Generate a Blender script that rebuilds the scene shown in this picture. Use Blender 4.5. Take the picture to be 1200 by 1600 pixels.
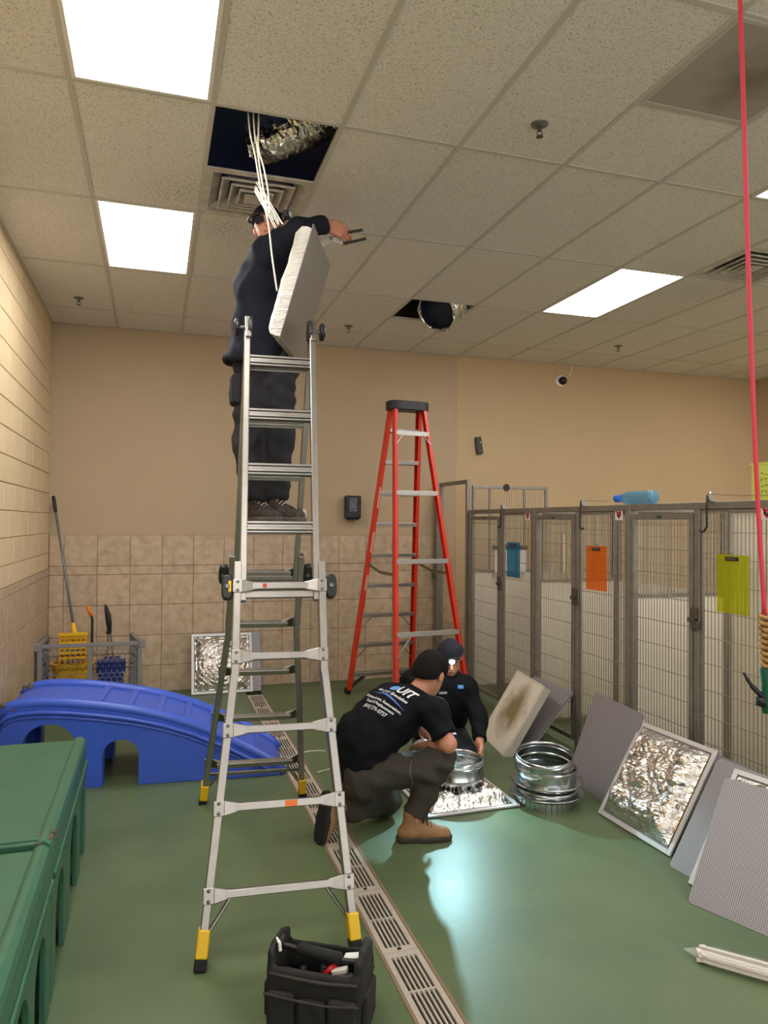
import bpy, math, random
import numpy as np
from mathutils import Vector, Matrix, noise
from mathutils.bvhtree import BVHTree

for _o in list(bpy.data.objects):
    bpy.data.objects.remove(_o, do_unlink=True)
SC = bpy.context.scene
COL = SC.collection
random.seed(7)
PI = math.pi

# ------------------------------------------------------------------ camera, world, exposure
EYE = Vector((0.0, 0.0, 1.7147))
_yaw, _pitch, _roll, _f = 0.3039, 0.0142, 0.0075, 1136.5
cam_data = bpy.data.cameras.new('camera')
cam_data.sensor_fit = 'VERTICAL'
cam_data.sensor_height = 36.0
cam_data.sensor_width = 27.0
cam_data.lens = _f / 1600.0 * 36.0
cam_data.clip_start = 0.05
cam = bpy.data.objects.new('camera', cam_data)
COL.objects.link(cam)
_F = Vector((math.sin(_yaw) * math.cos(_pitch), math.cos(_yaw) * math.cos(_pitch), math.sin(_pitch)))
_R = Vector((math.cos(_yaw), -math.sin(_yaw), 0))
_U = _R.cross(_F)
_R2 = _R * math.cos(_roll) + _U * math.sin(_roll)
_U2 = -_R * math.sin(_roll) + _U * math.cos(_roll)
_m = Matrix((_R2, _U2, -_F)).transposed().to_4x4()
_m.translation = EYE
cam.matrix_world = _m
SC.camera = cam

world = bpy.data.worlds.new('world')
SC.world = world
world.use_nodes = True
world.node_tree.nodes['Background'].inputs[0].default_value = (1.0, 0.985, 0.97, 1)
world.node_tree.nodes['Background'].inputs[1].default_value = 1.05

SC.view_settings.view_transform = 'Standard'
SC.view_settings.look = 'None'
SC.view_settings.gamma = 1.0
SC.view_settings.use_curve_mapping = False
SC.view_settings.exposure = 1.2
LAMP_POWER = 8.5            # radiance of the fluorescent panels
HEADLAMP_W = 30.0

# ------------------------------------------------------------------ materials
def srgb(r, g, b):
    def c(v):
        v /= 255.0
        return v / 12.92 if v <= 0.04045 else ((v + 0.055) / 1.055) ** 2.4
    return (c(r), c(g), c(b), 1.0)

MATS = {}
def mat(name, col, rough=0.5, metal=0.0, var=0.0, vscale=6.0, bump=0.0, bscale=60.0, col2=None, rnd=0.0, spec=0.5, detail=4.0, coat=0.0):
    """principled material with optional noise colour variation, per-object variation and noise bump"""
    if name in MATS:
        return MATS[name]
    m = bpy.data.materials.new(name)
    m.use_nodes = True
    nt = m.node_tree
    b = nt.nodes['Principled BSDF']
    b.inputs['Base Color'].default_value = col
    b.inputs['Roughness'].default_value = rough
    b.inputs['Metallic'].default_value = metal
    b.inputs['Specular IOR Level'].default_value = spec
    b.inputs['Coat Weight'].default_value = coat
    out = None
    if var > 0 or bump > 0 or rnd > 0:
        geo = nt.nodes.new('ShaderNodeNewGeometry')
    if var > 0:
        n = nt.nodes.new('ShaderNodeTexNoise')
        n.inputs['Scale'].default_value = vscale
        n.inputs['Detail'].default_value = detail
        n.inputs['Roughness'].default_value = 0.6
        nt.links.new(geo.outputs['Position'], n.inputs['Vector'])
        mr = nt.nodes.new('ShaderNodeMapRange')
        mr.inputs[1].default_value = 0.3
        mr.inputs[2].default_value = 0.7
        nt.links.new(n.outputs['Fac'], mr.inputs[0])
        mx = nt.nodes.new('ShaderNodeMix')
        mx.data_type = 'RGBA'
        c2 = col2 if col2 else tuple(list(np.array(col[:3]) * (1 - var)) + [1])
        mx.inputs[6].default_value = col
        mx.inputs[7].default_value = c2
        nt.links.new(mr.outputs[0], mx.inputs[0])
        out = mx.outputs[2]
    if rnd > 0:
        oi = nt.nodes.new('ShaderNodeObjectInfo')
        mr2 = nt.nodes.new('ShaderNodeMapRange')
        mr2.inputs[3].default_value = 1 - rnd
        mr2.inputs[4].default_value = 1 + rnd
        nt.links.new(oi.outputs['Random'], mr2.inputs[0])
        mu = nt.nodes.new('ShaderNodeMix')
        mu.data_type = 'RGBA'
        mu.blend_type = 'MULTIPLY'
        mu.inputs[0].default_value = 1.0
        if out is not None:
            nt.links.new(out, mu.inputs[6])
        else:
            mu.inputs[6].default_value = col
        nt.links.new(mr2.outputs[0], mu.inputs[7])
        out = mu.outputs[2]
    if out is not None:
        nt.links.new(out, b.inputs['Base Color'])
    if bump > 0:
        n2 = nt.nodes.new('ShaderNodeTexNoise')
        n2.inputs['Scale'].default_value = bscale
        n2.inputs['Detail'].default_value = 5.0
        nt.links.new(geo.outputs['Position'], n2.inputs['Vector'])
        bp = nt.nodes.new('ShaderNodeBump')
        bp.inputs['Strength'].default_value = bump
        bp.inputs['Distance'].default_value = 0.01
        nt.links.new(n2.outputs['Fac'], bp.inputs['Height'])
        nt.links.new(bp.outputs['Normal'], b.inputs['Normal'])
    MATS[name] = m
    return m

def nodes_of(m):
    return m.node_tree, m.node_tree.nodes['Principled BSDF']

def emission_mat(name, col, strength):
    m = bpy.data.materials.new(name)
    m.use_nodes = True
    nt, b = nodes_of(m)
    b.inputs['Base Color'].default_value = (0.8, 0.8, 0.8, 1)
    b.inputs['Emission Color'].default_value = col
    b.inputs['Emission Strength'].default_value = strength
    MATS[name] = m
    return m

def clear_mat(name, col, alpha, rough=0.1):
    """thin tinted see-through plastic: part transparent, part glossy/diffuse body"""
    m = bpy.data.materials.new(name)
    m.use_nodes = True
    nt, b = nodes_of(m)
    b.inputs['Base Color'].default_value = col
    b.inputs['Roughness'].default_value = rough
    tr = nt.nodes.new('ShaderNodeBsdfTransparent')
    tr.inputs[0].default_value = tuple([min(1, c * 0.6 + 0.4) for c in col[:3]] + [1])
    mx = nt.nodes.new('ShaderNodeMixShader')
    mx.inputs[0].default_value = alpha
    nt.links.new(tr.outputs[0], mx.inputs[1])
    nt.links.new(b.outputs[0], mx.inputs[2])
    nt.links.new(mx.outputs[0], nt.nodes['Material Output'].inputs[0])
    MATS[name] = m
    return m

def dots(name, col, dark, scale, size, rough=0.5, metal=0.0, dirt=None):
    """perforated sheet: regular fine dot grid in object space"""
    m = mat(name, col, rough, metal)
    nt, b = nodes_of(m)
    tc = nt.nodes.new('ShaderNodeTexCoord')
    vo = nt.nodes.new('ShaderNodeTexVoronoi')
    vo.inputs['Scale'].default_value = scale
    vo.inputs['Randomness'].default_value = 0.0
    vo.voronoi_dimensions = '2D'
    nt.links.new(tc.outputs['UV'], vo.inputs['Vector'])
    mr = nt.nodes.new('ShaderNodeMapRange')
    mr.inputs[1].default_value = size
    mr.inputs[2].default_value = size + 0.1
    nt.links.new(vo.outputs['Distance'], mr.inputs[0])
    mx = nt.nodes.new('ShaderNodeMix')
    mx.data_type = 'RGBA'
    mx.inputs[6].default_value = dark
    mx.inputs[7].default_value = col
    nt.links.new(mr.outputs[0], mx.inputs[0])
    last = mx.outputs[2]
    if dirt:
        cx, cy, r0, r1, dcol, amt = dirt
        mp = nt.nodes.new('ShaderNodeVectorMath')
        mp.operation = 'DISTANCE'
        mp.inputs[1].default_value = (cx, cy, 0)
        nz = nt.nodes.new('ShaderNodeTexNoise')
        nz.inputs['Scale'].default_value = 7
        nz.inputs['Detail'].default_value = 5
        nt.links.new(tc.outputs['UV'], nz.inputs['Vector'])
        nt.links.new(tc.outputs['UV'], mp.inputs[0])
        ad = nt.nodes.new('ShaderNodeMath')
        ad.operation = 'MULTIPLY_ADD'
        ad.inputs[1].default_value = (r1 - r0) * 1.6
        nt.links.new(nz.outputs['Fac'], ad.inputs[0])
        nt.links.new(mp.outputs['Value'], ad.inputs[2])
        m2 = nt.nodes.new('ShaderNodeMapRange')
        m2.inputs[1].default_value = r0 + (r1 - r0) * .8
        m2.inputs[2].default_value = r1 + (r1 - r0) * .8
        m2.inputs[3].default_value = amt
        m2.inputs[4].default_value = 0
        nt.links.new(ad.outputs[0], m2.inputs[0])
        x2 = nt.nodes.new('ShaderNodeMix')
        x2.data_type = 'RGBA'
        nt.links.new(m2.outputs[0], x2.inputs[0])
        nt.links.new(last, x2.inputs[6])
        x2.inputs[7].default_value = dcol
        last = x2.outputs[2]
    nt.links.new(last, b.inputs['Base Color'])
    return m

# ------------------------------------------------------------------ mesh builder
WLOC = {}
def V(*a):
    return np.array(a, float)
def unit(v):
    v = np.asarray(v, float)
    return v / max(1e-9, np.linalg.norm(v))

class MB:
    def __init__(s):
        s.v = []
        s.f = []
        s.uv = None
    def add(s, vs, fs):
        o = len(s.v)
        s.v += [tuple(map(float, p)) for p in vs]
        s.f += [tuple(i + o for i in f) for f in fs]
        return s
    def box(s, lo, hi):
        x0, y0, z0 = lo
        x1, y1, z1 = hi
        return s.add([(x0, y0, z0), (x1, y0, z0), (x1, y1, z0), (x0, y1, z0), (x0, y0, z1), (x1, y0, z1), (x1, y1, z1), (x0, y1, z1)],
                     [(0, 3, 2, 1), (4, 5, 6, 7), (0, 1, 5, 4), (1, 2, 6, 5), (2, 3, 7, 6), (3, 0, 4, 7)])
    def obox(s, c, ex, ey, ez, hx, hy, hz):
        """oriented box: centre, unit axes, half sizes"""
        c = np.asarray(c, float)
        P = []
        for sz in (-1, 1):
            for sx, sy in ((-1, -1), (1, -1), (1, 1), (-1, 1)):
                P.append(c + np.asarray(ex) * hx * sx + np.asarray(ey) * hy * sy + np.asarray(ez) * hz * sz)
        return s.add(P, [(0, 3, 2, 1), (4, 5, 6, 7), (0, 1, 5, 4), (1, 2, 6, 5), (2, 3, 7, 6), (3, 0, 4, 7)])
    def bar(s, a, b, w, h, side):
        """rectangular bar from a to b; w along side direction, h across"""
        a = np.asarray(a, float)
        b = np.asarray(b, float)
        d = unit(b - a)
        sd = unit(np.asarray(side, float) - d * np.dot(side, d))
        n = np.cross(d, sd)
        return s.obox((a + b) / 2, d, sd, n, np.linalg.norm(b - a) / 2, w / 2, h / 2)
    def tube(s, pts, r, n=8, closed=False, cap=True):
        pts = [np.asarray(p, float) for p in pts]
        m = len(pts)
        rs = r if isinstance(r, (list, tuple, np.ndarray)) else [r] * m
        tang = []
        for i in range(m):
            if closed:
                t = pts[(i + 1) % m] - pts[i - 1]
            else:
                t = pts[min(i + 1, m - 1)] - pts[max(i - 1, 0)]
            tang.append(unit(t))
        ref = V(0, 0, 1) if abs(tang[0][2]) < .9 else V(1, 0, 0)
        u = unit(np.cross(ref, tang[0]))
        P = []
        for i in range(m):
            u = unit(u - tang[i] * np.dot(u, tang[i]))
            w = np.cross(tang[i], u)
            for k in range(n):
                a = 2 * PI * k / n
                P.append(pts[i] + (u * math.cos(a) + w * math.sin(a)) * rs[i])
        F = []
        for i in range(m if closed else m - 1):
            j = (i + 1) % m
            for k in range(n):
                k2 = (k + 1) % n
                F.append((i * n + k, i * n + k2, j * n + k2, j * n + k))
        if cap and not closed:
            F.append(tuple(range(n - 1, -1, -1)))
            F.append(tuple((m - 1) * n + k for k in range(n)))
        return s.add(P, F)
    def lathe(s, c, prof, n=24, ax=None, cap=False):
        """profile [(r, h)] turned about axis ax (default +z) through c"""
        c = np.asarray(c, float)
        z = unit(ax) if ax is not None else V(0, 0, 1)
        ref = V(1, 0, 0) if abs(z[0]) < .9 else V(0, 1, 0)
        x = unit(np.cross(ref, z))
        y = np.cross(z, x)
        P = []
        for r, h in prof:
            for k in range(n):
                a = 2 * PI * k / n
                P.append(c + z * h + (x * math.cos(a) + y * math.sin(a)) * r)
        F = []
        for i in range(len(prof) - 1):
            for k in range(n):
                k2 = (k + 1) % n
                F.append((i * n + k, i * n + k2, (i + 1) * n + k2, (i + 1) * n + k))
        if cap:
            F.append(tuple(range(n - 1, -1, -1)))
            F.append(tuple((len(prof) - 1) * n + k for k in range(n)))
        return s.add(P, F)
    def prism(s, poly, o, ex, ey, ez, depth):
        """2d polygon in plane (o, ex, ey) extruded by depth along ez"""
        o, ex, ey, ez = [np.asarray(q, float) for q in (o, ex, ey, ez)]
        n = len(poly)
        P = [o + ex * a + ey * b for a, b in poly] + [o + ex * a + ey * b + ez * depth for a, b in poly]
        F = [tuple(range(n - 1, -1, -1)), tuple(range(n, 2 * n))] + [(i, (i + 1) % n, n + (i + 1) % n, n + i) for i in range(n)]
        return s.add(P, F)
    def grid(s, fn, nu, nv):
        P = [fn(i / nu, j / nv) for j in range(nv + 1) for i in range(nu + 1)]
        F = [(j * (nu + 1) + i, j * (nu + 1) + i + 1, (j + 1) * (nu + 1) + i + 1, (j + 1) * (nu + 1) + i) for j in range(nv) for i in range(nu)]
        return s.add(P, F)
    def ball(s, c, r, n=10, sx=(1, 1, 1), R=None):
        c = np.asarray(c, float)
        P = []
        F = []
        for j in range(n + 1):
            t = PI * j / n
            for k in range(2 * n):
                a = PI * k / n
                q = V(math.sin(t) * math.cos(a), math.sin(t) * math.sin(a), math.cos(t)) * r * np.asarray(sx, float)
                if R is not None:
                    q = R @ q
                P.append(c + q)
        m = 2 * n
        for j in range(n):
            for k in range(m):
                F.append((j * m + k, (j + 1) * m + k, (j + 1) * m + (k + 1) % m, j * m + (k + 1) % m))
        return s.add(P, F)
    def build(s, name, material, parent=None, smooth=False, bevel=0.0, seg=2, sub=0, solid=0.0, uv=None, auto=None, **tags):
        P = np.array(s.v)
        lo, hi = P.min(0), P.max(0)
        org = V((lo[0] + hi[0]) / 2, (lo[1] + hi[1]) / 2, lo[2])
        me = bpy.data.meshes.new(name)
        me.from_pydata([tuple(p) for p in (P - org)], [], s.f)
        if uv is not None:           # uv frame: (o, ex, ey) in world units
            o, ex, ey = uv
            lay = me.uv_layers.new(name='uv')
            co = P[[l.vertex_index for l in me.loops]] - np.asarray(o, float)
            arr = np.stack([co @ np.asarray(ex, float), co @ np.asarray(ey, float)], -1).ravel()
            lay.data.foreach_set('uv', arr)
        me.validate()
        if smooth:
            me.shade_smooth()
        if auto is not None:
            me.shade_smooth()
            me.set_sharp_from_angle(angle=math.radians(auto))
        return link(name, me, material, org, parent, bevel, seg, sub, solid, **tags)

def link(name, me, material, org, parent=None, bevel=0, seg=2, sub=0, solid=0, **tags):
    ob = bpy.data.objects.new(name, me)
    COL.objects.link(ob)
    if material is not None and len(me.materials) == 0:
        me.materials.append(material)
    place(ob, org, parent)
    if solid:
        md = ob.modifiers.new('solid', 'SOLIDIFY')
        md.thickness = solid
        md.offset = 0
    if bevel:
        md = ob.modifiers.new('bevel', 'BEVEL')
        md.width = bevel
        md.segments = seg
        md.limit_method = 'ANGLE'
        md.angle_limit = math.radians(40)
    if sub:
        md = ob.modifiers.new('sub', 'SUBSURF')
        md.levels = sub
        md.render_levels = sub
    tag(ob, **tags)
    return ob

def place(ob, org, parent):
    org = np.asarray(org, float)
    WLOC[ob.name] = org
    if parent is not None:
        ob.parent = parent
        ob.location = tuple(org - WLOC[parent.name])
    else:
        ob.location = tuple(org)

def tag(ob, label=None, cat=None, group=None, kind=None):
    if label:
        ob['label'] = label
    if cat:
        ob['category'] = cat
    if group:
        ob['group'] = group
    if kind:
        ob['kind'] = kind
    return ob

def thing(name, label, cat, loc, group=None, kind=None):
    ob = bpy.data.objects.new(name, None)
    ob.empty_display_size = 0.1
    COL.objects.link(ob)
    place(ob, loc, None)
    return tag(ob, label, cat, group, kind)

def clone(ob, org, parent=None, **tags):
    """another object on the same mesh data, placed at world point org"""
    c = ob.copy()
    COL.objects.link(c)
    c.parent = None
    place(c, org, parent)
    return tag(c, **tags)

def copy_tree(ob, delta, parent=None):
    c = ob.copy()
    COL.objects.link(c)
    c.parent = None
    place(c, WLOC[ob.name] + np.asarray(delta, float), parent)
    for ch in list(ob.children):
        copy_tree(ch, delta, c)
    return c

def text_mb(body, size, o, ex, ey, ez, depth=0.0008, align='CENTER', font_shear=0.0, bold=0.0):
    """flat lettering as thin solid geometry"""
    cu = bpy.data.curves.new('t', 'FONT')
    cu.body = body
    cu.size = size
    cu.align_x = align
    cu.align_y = 'CENTER'
    cu.shear = font_shear
    cu.resolution_u = 3
    cu.offset = bold
    ob = bpy.data.objects.new('t', cu)
    COL.objects.link(ob)
    dg = bpy.context.evaluated_depsgraph_get()
    me = bpy.data.meshes.new_from_object(ob.evaluated_get(dg))
    mb = MB()
    o, ex, ey, ez = [np.asarray(q, float) for q in (o, ex, ey, ez)]
    vs = [o + ex * v.co.x + ey * v.co.y + ez * depth for v in me.vertices]
    mb.add(vs, [tuple(p.vertices) for p in me.polygons])
    bpy.data.objects.remove(ob)
    bpy.data.meshes.remove(me)
    return mb

# ------------------------------------------------------------------ signed-distance modelling (bodies and clothes)
class SDF:
    def __init__(s, lo, hi, h):
        s.h = h
        s.lo = np.asarray(lo, float)
        s.n = np.ceil((np.asarray(hi, float) - s.lo) / h).astype(int) + 1
        s.D = np.full(s.n, 1.0, np.float32)
    def _block(s, lo, hi):
        i0 = np.clip(np.floor((lo - s.lo) / s.h).astype(int), 0, s.n)
        i1 = np.clip(np.ceil((hi - s.lo) / s.h).astype(int) + 1, 0, s.n)
        if np.any(i1 <= i0):
            return None, None
        ax = [s.lo[k] + s.h * np.arange(i0[k], i1[k]) for k in range(3)]
        X, Y, Z = np.meshgrid(*ax, indexing='ij')
        return tuple(slice(a, b) for a, b in zip(i0, i1)), np.stack([X, Y, Z], -1)
    def _mix(s, sl, d, k, sub=False):
        D = s.D[sl]
        d = d.astype(np.float32)
        if sub:
            d = -d
            if k > 0:
                hh = np.clip(0.5 - 0.5 * (D - d) / k, 0, 1)
                s.D[sl] = D + (d - D) * hh + k * hh * (1 - hh)
            else:
                s.D[sl] = np.maximum(D, d)
            return
        if k > 0:
            hh = np.clip(0.5 + 0.5 * (d - D) / k, 0, 1)
            s.D[sl] = d + (D - d) * hh - k * hh * (1 - hh)
        else:
            s.D[sl] = np.minimum(D, d)
    def cone(s, a, b, ra, rb=None, k=0.03, flat=None, cut=0, sub=False):
        """rounded cone a->b. flat=(axis, scale) squashes across axis; cut bit1: flat end at a, bit2: flat end at b"""
        a = np.asarray(a, float)
        b = np.asarray(b, float)
        rb = ra if rb is None else rb
        R = max(ra, rb) * (max(1, flat[1]) if flat else 1) + k + 3 * s.h
        sl, P = s._block(np.minimum(a, b) - R, np.maximum(a, b) + R)
        if sl is None:
            return s
        Q = P - a
        ba = b - a
        sc = 1.0
        if flat:
            n = unit(flat[0])
            t = 1.0 / flat[1] - 1.0
            Q = Q + (Q @ n)[..., None] * n * t
            ba = ba + np.dot(ba, n) * n * t
            sc = min(1.0, flat[1])
        l2 = max(1e-12, ba @ ba)
        t = np.clip((Q @ ba) / l2, 0, 1)
        d = (np.linalg.norm(Q - t[..., None] * ba, axis=-1) - (ra + (rb - ra) * t)) * sc
        if cut:
            dr = unit(b - a)
            if cut & 1:
                d = np.maximum(d, -((P - a) @ dr))
            if cut & 2:
                d = np.maximum(d, (P - b) @ dr)
        s._mix(sl, d, k, sub)
        return s
    def chain(s, pts, rs, k=0.03, flat=None, cut=0):
        for i in range(len(pts) - 1):
            c = (cut & 1 if i == 0 else 0) | (cut & 2 if i == len(pts) - 2 else 0)
            s.cone(pts[i], pts[i + 1], rs[i], rs[i + 1], k, flat, c)
        return s
    def ell(s, c, ax, r, k=0.02, sub=False):
        """ellipsoid with axes matrix rows ax and radii r"""
        c = np.asarray(c, float)
        R = max(r) + k + 3 * s.h
        sl, P = s._block(c - R, c + R)
        if sl is None:
            return s
        Q = (P - c) @ np.asarray(ax, float).T
        r = np.asarray(r, float)
        k0 = np.linalg.norm(Q / r, axis=-1)
        k1 = np.linalg.norm(Q / (r * r), axis=-1)
        d = k0 * (k0 - 1.0) / np.maximum(k1, 1e-6)
        s._mix(sl, d, k, sub)
        return s
    def rbox(s, c, ax, hs, r, k=0.01, sub=False):
        c = np.asarray(c, float)
        R = np.linalg.norm(hs) + k + 3 * s.h
        sl, P = s._block(c - R, c + R)
        if sl is None:
            return s
        q = np.abs((P - c) @ np.asarray(ax, float).T) - (np.asarray(hs, float) - r)
        d = np.linalg.norm(np.maximum(q, 0), axis=-1) + np.minimum(q.max(-1), 0) - r
        s._mix(sl, d, k, sub)
        return s
    def clip(s, p, n):
        """keep only the side of the plane that n points away from"""
        sl, P = s._block(s.lo, s.lo + s.h * s.n)
        s.D[sl] = np.maximum(s.D[sl], ((P - np.asarray(p, float)) @ unit(n)).astype(np.float32))
        return s
    def mesh(s, wob=0.0, wscale=9.0, seed=0, stretch=(1, 1, 1)):
        D = np.pad(s.D, 1, constant_values=1.0)
        S = D < 0
        nx, ny, nz = D.shape
        cx, cy, cz = nx - 1, ny - 1, nz - 1
        cnt = np.zeros((cx, cy, cz), np.int8)
        for i in (0, 1):
            for j in (0, 1):
                for k in (0, 1):
                    cnt += S[i:i + cx, j:j + cy, k:k + cz]
        act = (cnt > 0) & (cnt < 8)
        I = np.argwhere(act)
        idx = np.full((cx, cy, cz), -1, np.int64)
        idx[act] = np.arange(len(I))
        acc = np.zeros((len(I), 3))
        num = np.zeros(len(I))
        cor = [(i, j, k) for i in (0, 1) for j in (0, 1) for k in (0, 1)]
        for a in cor:
            for ax in range(3):
                if a[ax] == 1:
                    continue
                b = list(a)
                b[ax] = 1
                da = D[I[:, 0] + a[0], I[:, 1] + a[1], I[:, 2] + a[2]]
                db = D[I[:, 0] + b[0], I[:, 1] + b[1], I[:, 2] + b[2]]
                m = (da < 0) != (db < 0)
                t = np.where(m, da / np.where(m, da - db, 1), 0)
                p = np.array(a, float)[None, :].repeat(len(I), 0)
                p[:, ax] += t
                acc += p * m[:, None]
                num += m
        P = (I + acc / num[:, None] - 1) * s.h + s.lo
        F = []
        for ax in range(3):
            u, v = (ax + 1) % 3, (ax + 2) % 3
            sl0 = [slice(None)] * 3
            sl1 = [slice(None)] * 3
            sl0[ax] = slice(0, -1)
            sl1[ax] = slice(1, None)
            A = S[tuple(sl0)]
            B = S[tuple(sl1)]
            E = np.argwhere(A != B)
            flip = A[tuple(E.T)]
            ok = (E[:, u] > 0) & (E[:, v] > 0) & (E[:, u] < D.shape[u] - 1) & (E[:, v] < D.shape[v] - 1)
            E = E[ok]
            flip = flip[ok]
            q = []
            for du, dv in ((-1, -1), (0, -1), (0, 0), (-1, 0)):
                c = E.copy()
                c[:, u] += du
                c[:, v] += dv
                q.append(idx[tuple(c.T)])
            q = np.stack(q, -1)
            q[~flip] = q[~flip][:, ::-1]
            F.append(q)
        F = np.concatenate(F)
        return P, F

def vertex_normals(P, F):
    n = np.cross(P[F[:, 2]] - P[F[:, 0]], P[F[:, 3]] - P[F[:, 1]])
    N = np.zeros_like(P)
    for k in range(4):
        np.add.at(N, F[:, k], n)
    return N / np.maximum(1e-12, np.linalg.norm(N, axis=1))[:, None]

def relax(P, F, it=2, lam=0.5):
    for _ in range(it):
        acc = np.zeros_like(P)
        num = np.zeros(len(P))
        for k in range(4):
            a, b = F[:, k], F[:, (k + 1) % 4]
            np.add.at(acc, a, P[b])
            np.add.at(acc, b, P[a])
            np.add.at(num, a, 1)
            np.add.at(num, b, 1)
        P = P + lam * (acc / np.maximum(1, num)[:, None] - P)
    return P

def folds(P, F, amp, waves, seed):
    """cloth folds: sum of warped sine waves pushed along the normal"""
    rng = np.random.default_rng(seed)
    N = vertex_normals(P, F)
    d = np.zeros(len(P))
    for w in range(9):
        k = rng.normal(size=3)
        k = unit(k) * waves * (rng.uniform(.5, 1.0) if w < 4 else rng.uniform(1.6, 3.0))
        k2 = unit(rng.normal(size=3)) * waves * .5
        d += np.sin(P @ k + 1.6 * np.sin(P @ k2 + rng.uniform(0, 6)) + rng.uniform(0, 6)) * (rng.uniform(.5, 1) if w < 4 else rng.uniform(.25, .5))
    d /= 2.4
    d = np.where(d > 0, d, d * .6)
    return P + N * (d * amp)[:, None]

def sdf_object(sdf, name, material, parent=None, rel=2, fold=None, org=None, **tags):
    P, F = sdf.mesh()
    P = relax(P, F, rel)
    if fold:
        P = folds(P, F, *fold)
        P = relax(P, F, 1)
    lo, hi = P.min(0), P.max(0)
    if org is None:
        org = V((lo[0] + hi[0]) / 2, (lo[1] + hi[1]) / 2, lo[2])
    me = bpy.data.meshes.new(name)
    me.from_pydata((P - org).tolist(), [], F.tolist())
    me.validate()
    me.shade_smooth()
    return link(name, me, material, org, parent, **tags)
# ================================================================== THE ROOM
CH = 3.6248
GX, GY, TW, TL_ = -0.3799, 3.3919, 0.6096, 1.2192
XL, XR, YB, YF = -0.982, 7.545, 7.662, -2.704

M_floor = mat('green_epoxy', srgb(95, 110, 76), 0.3, var=0.3, vscale=2.2, col2=srgb(79, 96, 64), bump=0.05, bscale=35, detail=8)
nt, b = nodes_of(M_floor)
_n = nt.nodes.new('ShaderNodeTexNoise'); _n.inputs['Scale'].default_value = 5; _n.inputs['Detail'].default_value = 8
_mr = nt.nodes.new('ShaderNodeMapRange'); _mr.inputs[1].default_value = .3; _mr.inputs[2].default_value = .7; _mr.inputs[3].default_value = .36; _mr.inputs[4].default_value = .55
nt.links.new(_n.outputs['Fac'], _mr.inputs[0]); nt.links.new(_mr.outputs[0], b.inputs['Roughness'])
M_wall = mat('tan_paint', srgb(184, 161, 130), 0.65, var=0.05, vscale=2, bump=0.03, bscale=200)
M_wall2 = mat('yellow_tan_paint', srgb(194, 167, 128), 0.65, var=0.05, vscale=2, bump=0.03, bscale=200)
M_block = mat('cream_block_paint', srgb(226, 202, 162), 0.55, var=0.06, vscale=3, bump=0.25, bscale=90, rnd=0.02)
M_mortar = mat('cream_mortar', srgb(205, 178, 130), 0.7)
M_tile = mat('stone_tile', srgb(203, 179, 150), 0.42, var=0.3, vscale=14, col2=srgb(170, 147, 120), bump=0.04, bscale=50, rnd=0.05, detail=9)
M_grout = mat('tile_grout', srgb(128, 98, 70), 0.9)
M_grid = mat('ceiling_grid_white', srgb(196, 190, 180), 0.45)
M_deck = mat('plenum_navy', srgb(150, 168, 224), 0.8)
M_steel = mat('stainless', srgb(196, 186, 172), 0.35, 0.25, var=0.12, vscale=30)
M_dark = mat('dark_recess', srgb(28, 26, 24), 0.9)

# ceiling tile: fissured mineral fibre
M_ctile = mat('mineral_fibre_tile', srgb(230, 224, 216), 0.85, rnd=0.025)
nt, b = nodes_of(M_ctile)
_geo = [n for n in nt.nodes if n.bl_idname == 'ShaderNodeNewGeometry'][0]
_mul = [n for n in nt.nodes if n.bl_idname == 'ShaderNodeMix'][0]
_no = nt.nodes.new('ShaderNodeTexNoise'); _no.inputs['Scale'].default_value = 75; _no.inputs['Detail'].default_value = 2.5; _no.inputs['Roughness'].default_value = .7
nt.links.new(_geo.outputs['Position'], _no.inputs['Vector'])
_cr = nt.nodes.new('ShaderNodeMapRange'); _cr.inputs[1].default_value = .33; _cr.inputs[2].default_value = .40
nt.links.new(_no.outputs['Fac'], _cr.inputs[0])
_no2 = nt.nodes.new('ShaderNodeTexNoise'); _no2.inputs['Scale'].default_value = 160; _no2.inputs['Detail'].default_value = 1
nt.links.new(_geo.outputs['Position'], _no2.inputs['Vector'])
_cr2 = nt.nodes.new('ShaderNodeMapRange'); _cr2.inputs[1].default_value = .3; _cr2.inputs[2].default_value = .42
nt.links.new(_no2.outputs['Fac'], _cr2.inputs[0])
_mm = nt.nodes.new('ShaderNodeMath'); _mm.operation = 'MULTIPLY'
nt.links.new(_cr.outputs[0], _mm.inputs[0]); nt.links.new(_cr2.outputs[0], _mm.inputs[1])
_mx = nt.nodes.new('ShaderNodeMix'); _mx.data_type = 'RGBA'
_mx.inputs[6].default_value = srgb(184, 174, 160); _mx.inputs[7].default_value = srgb(230, 224, 216)
nt.links.new(_mm.outputs[0], _mx.inputs[0])
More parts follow.
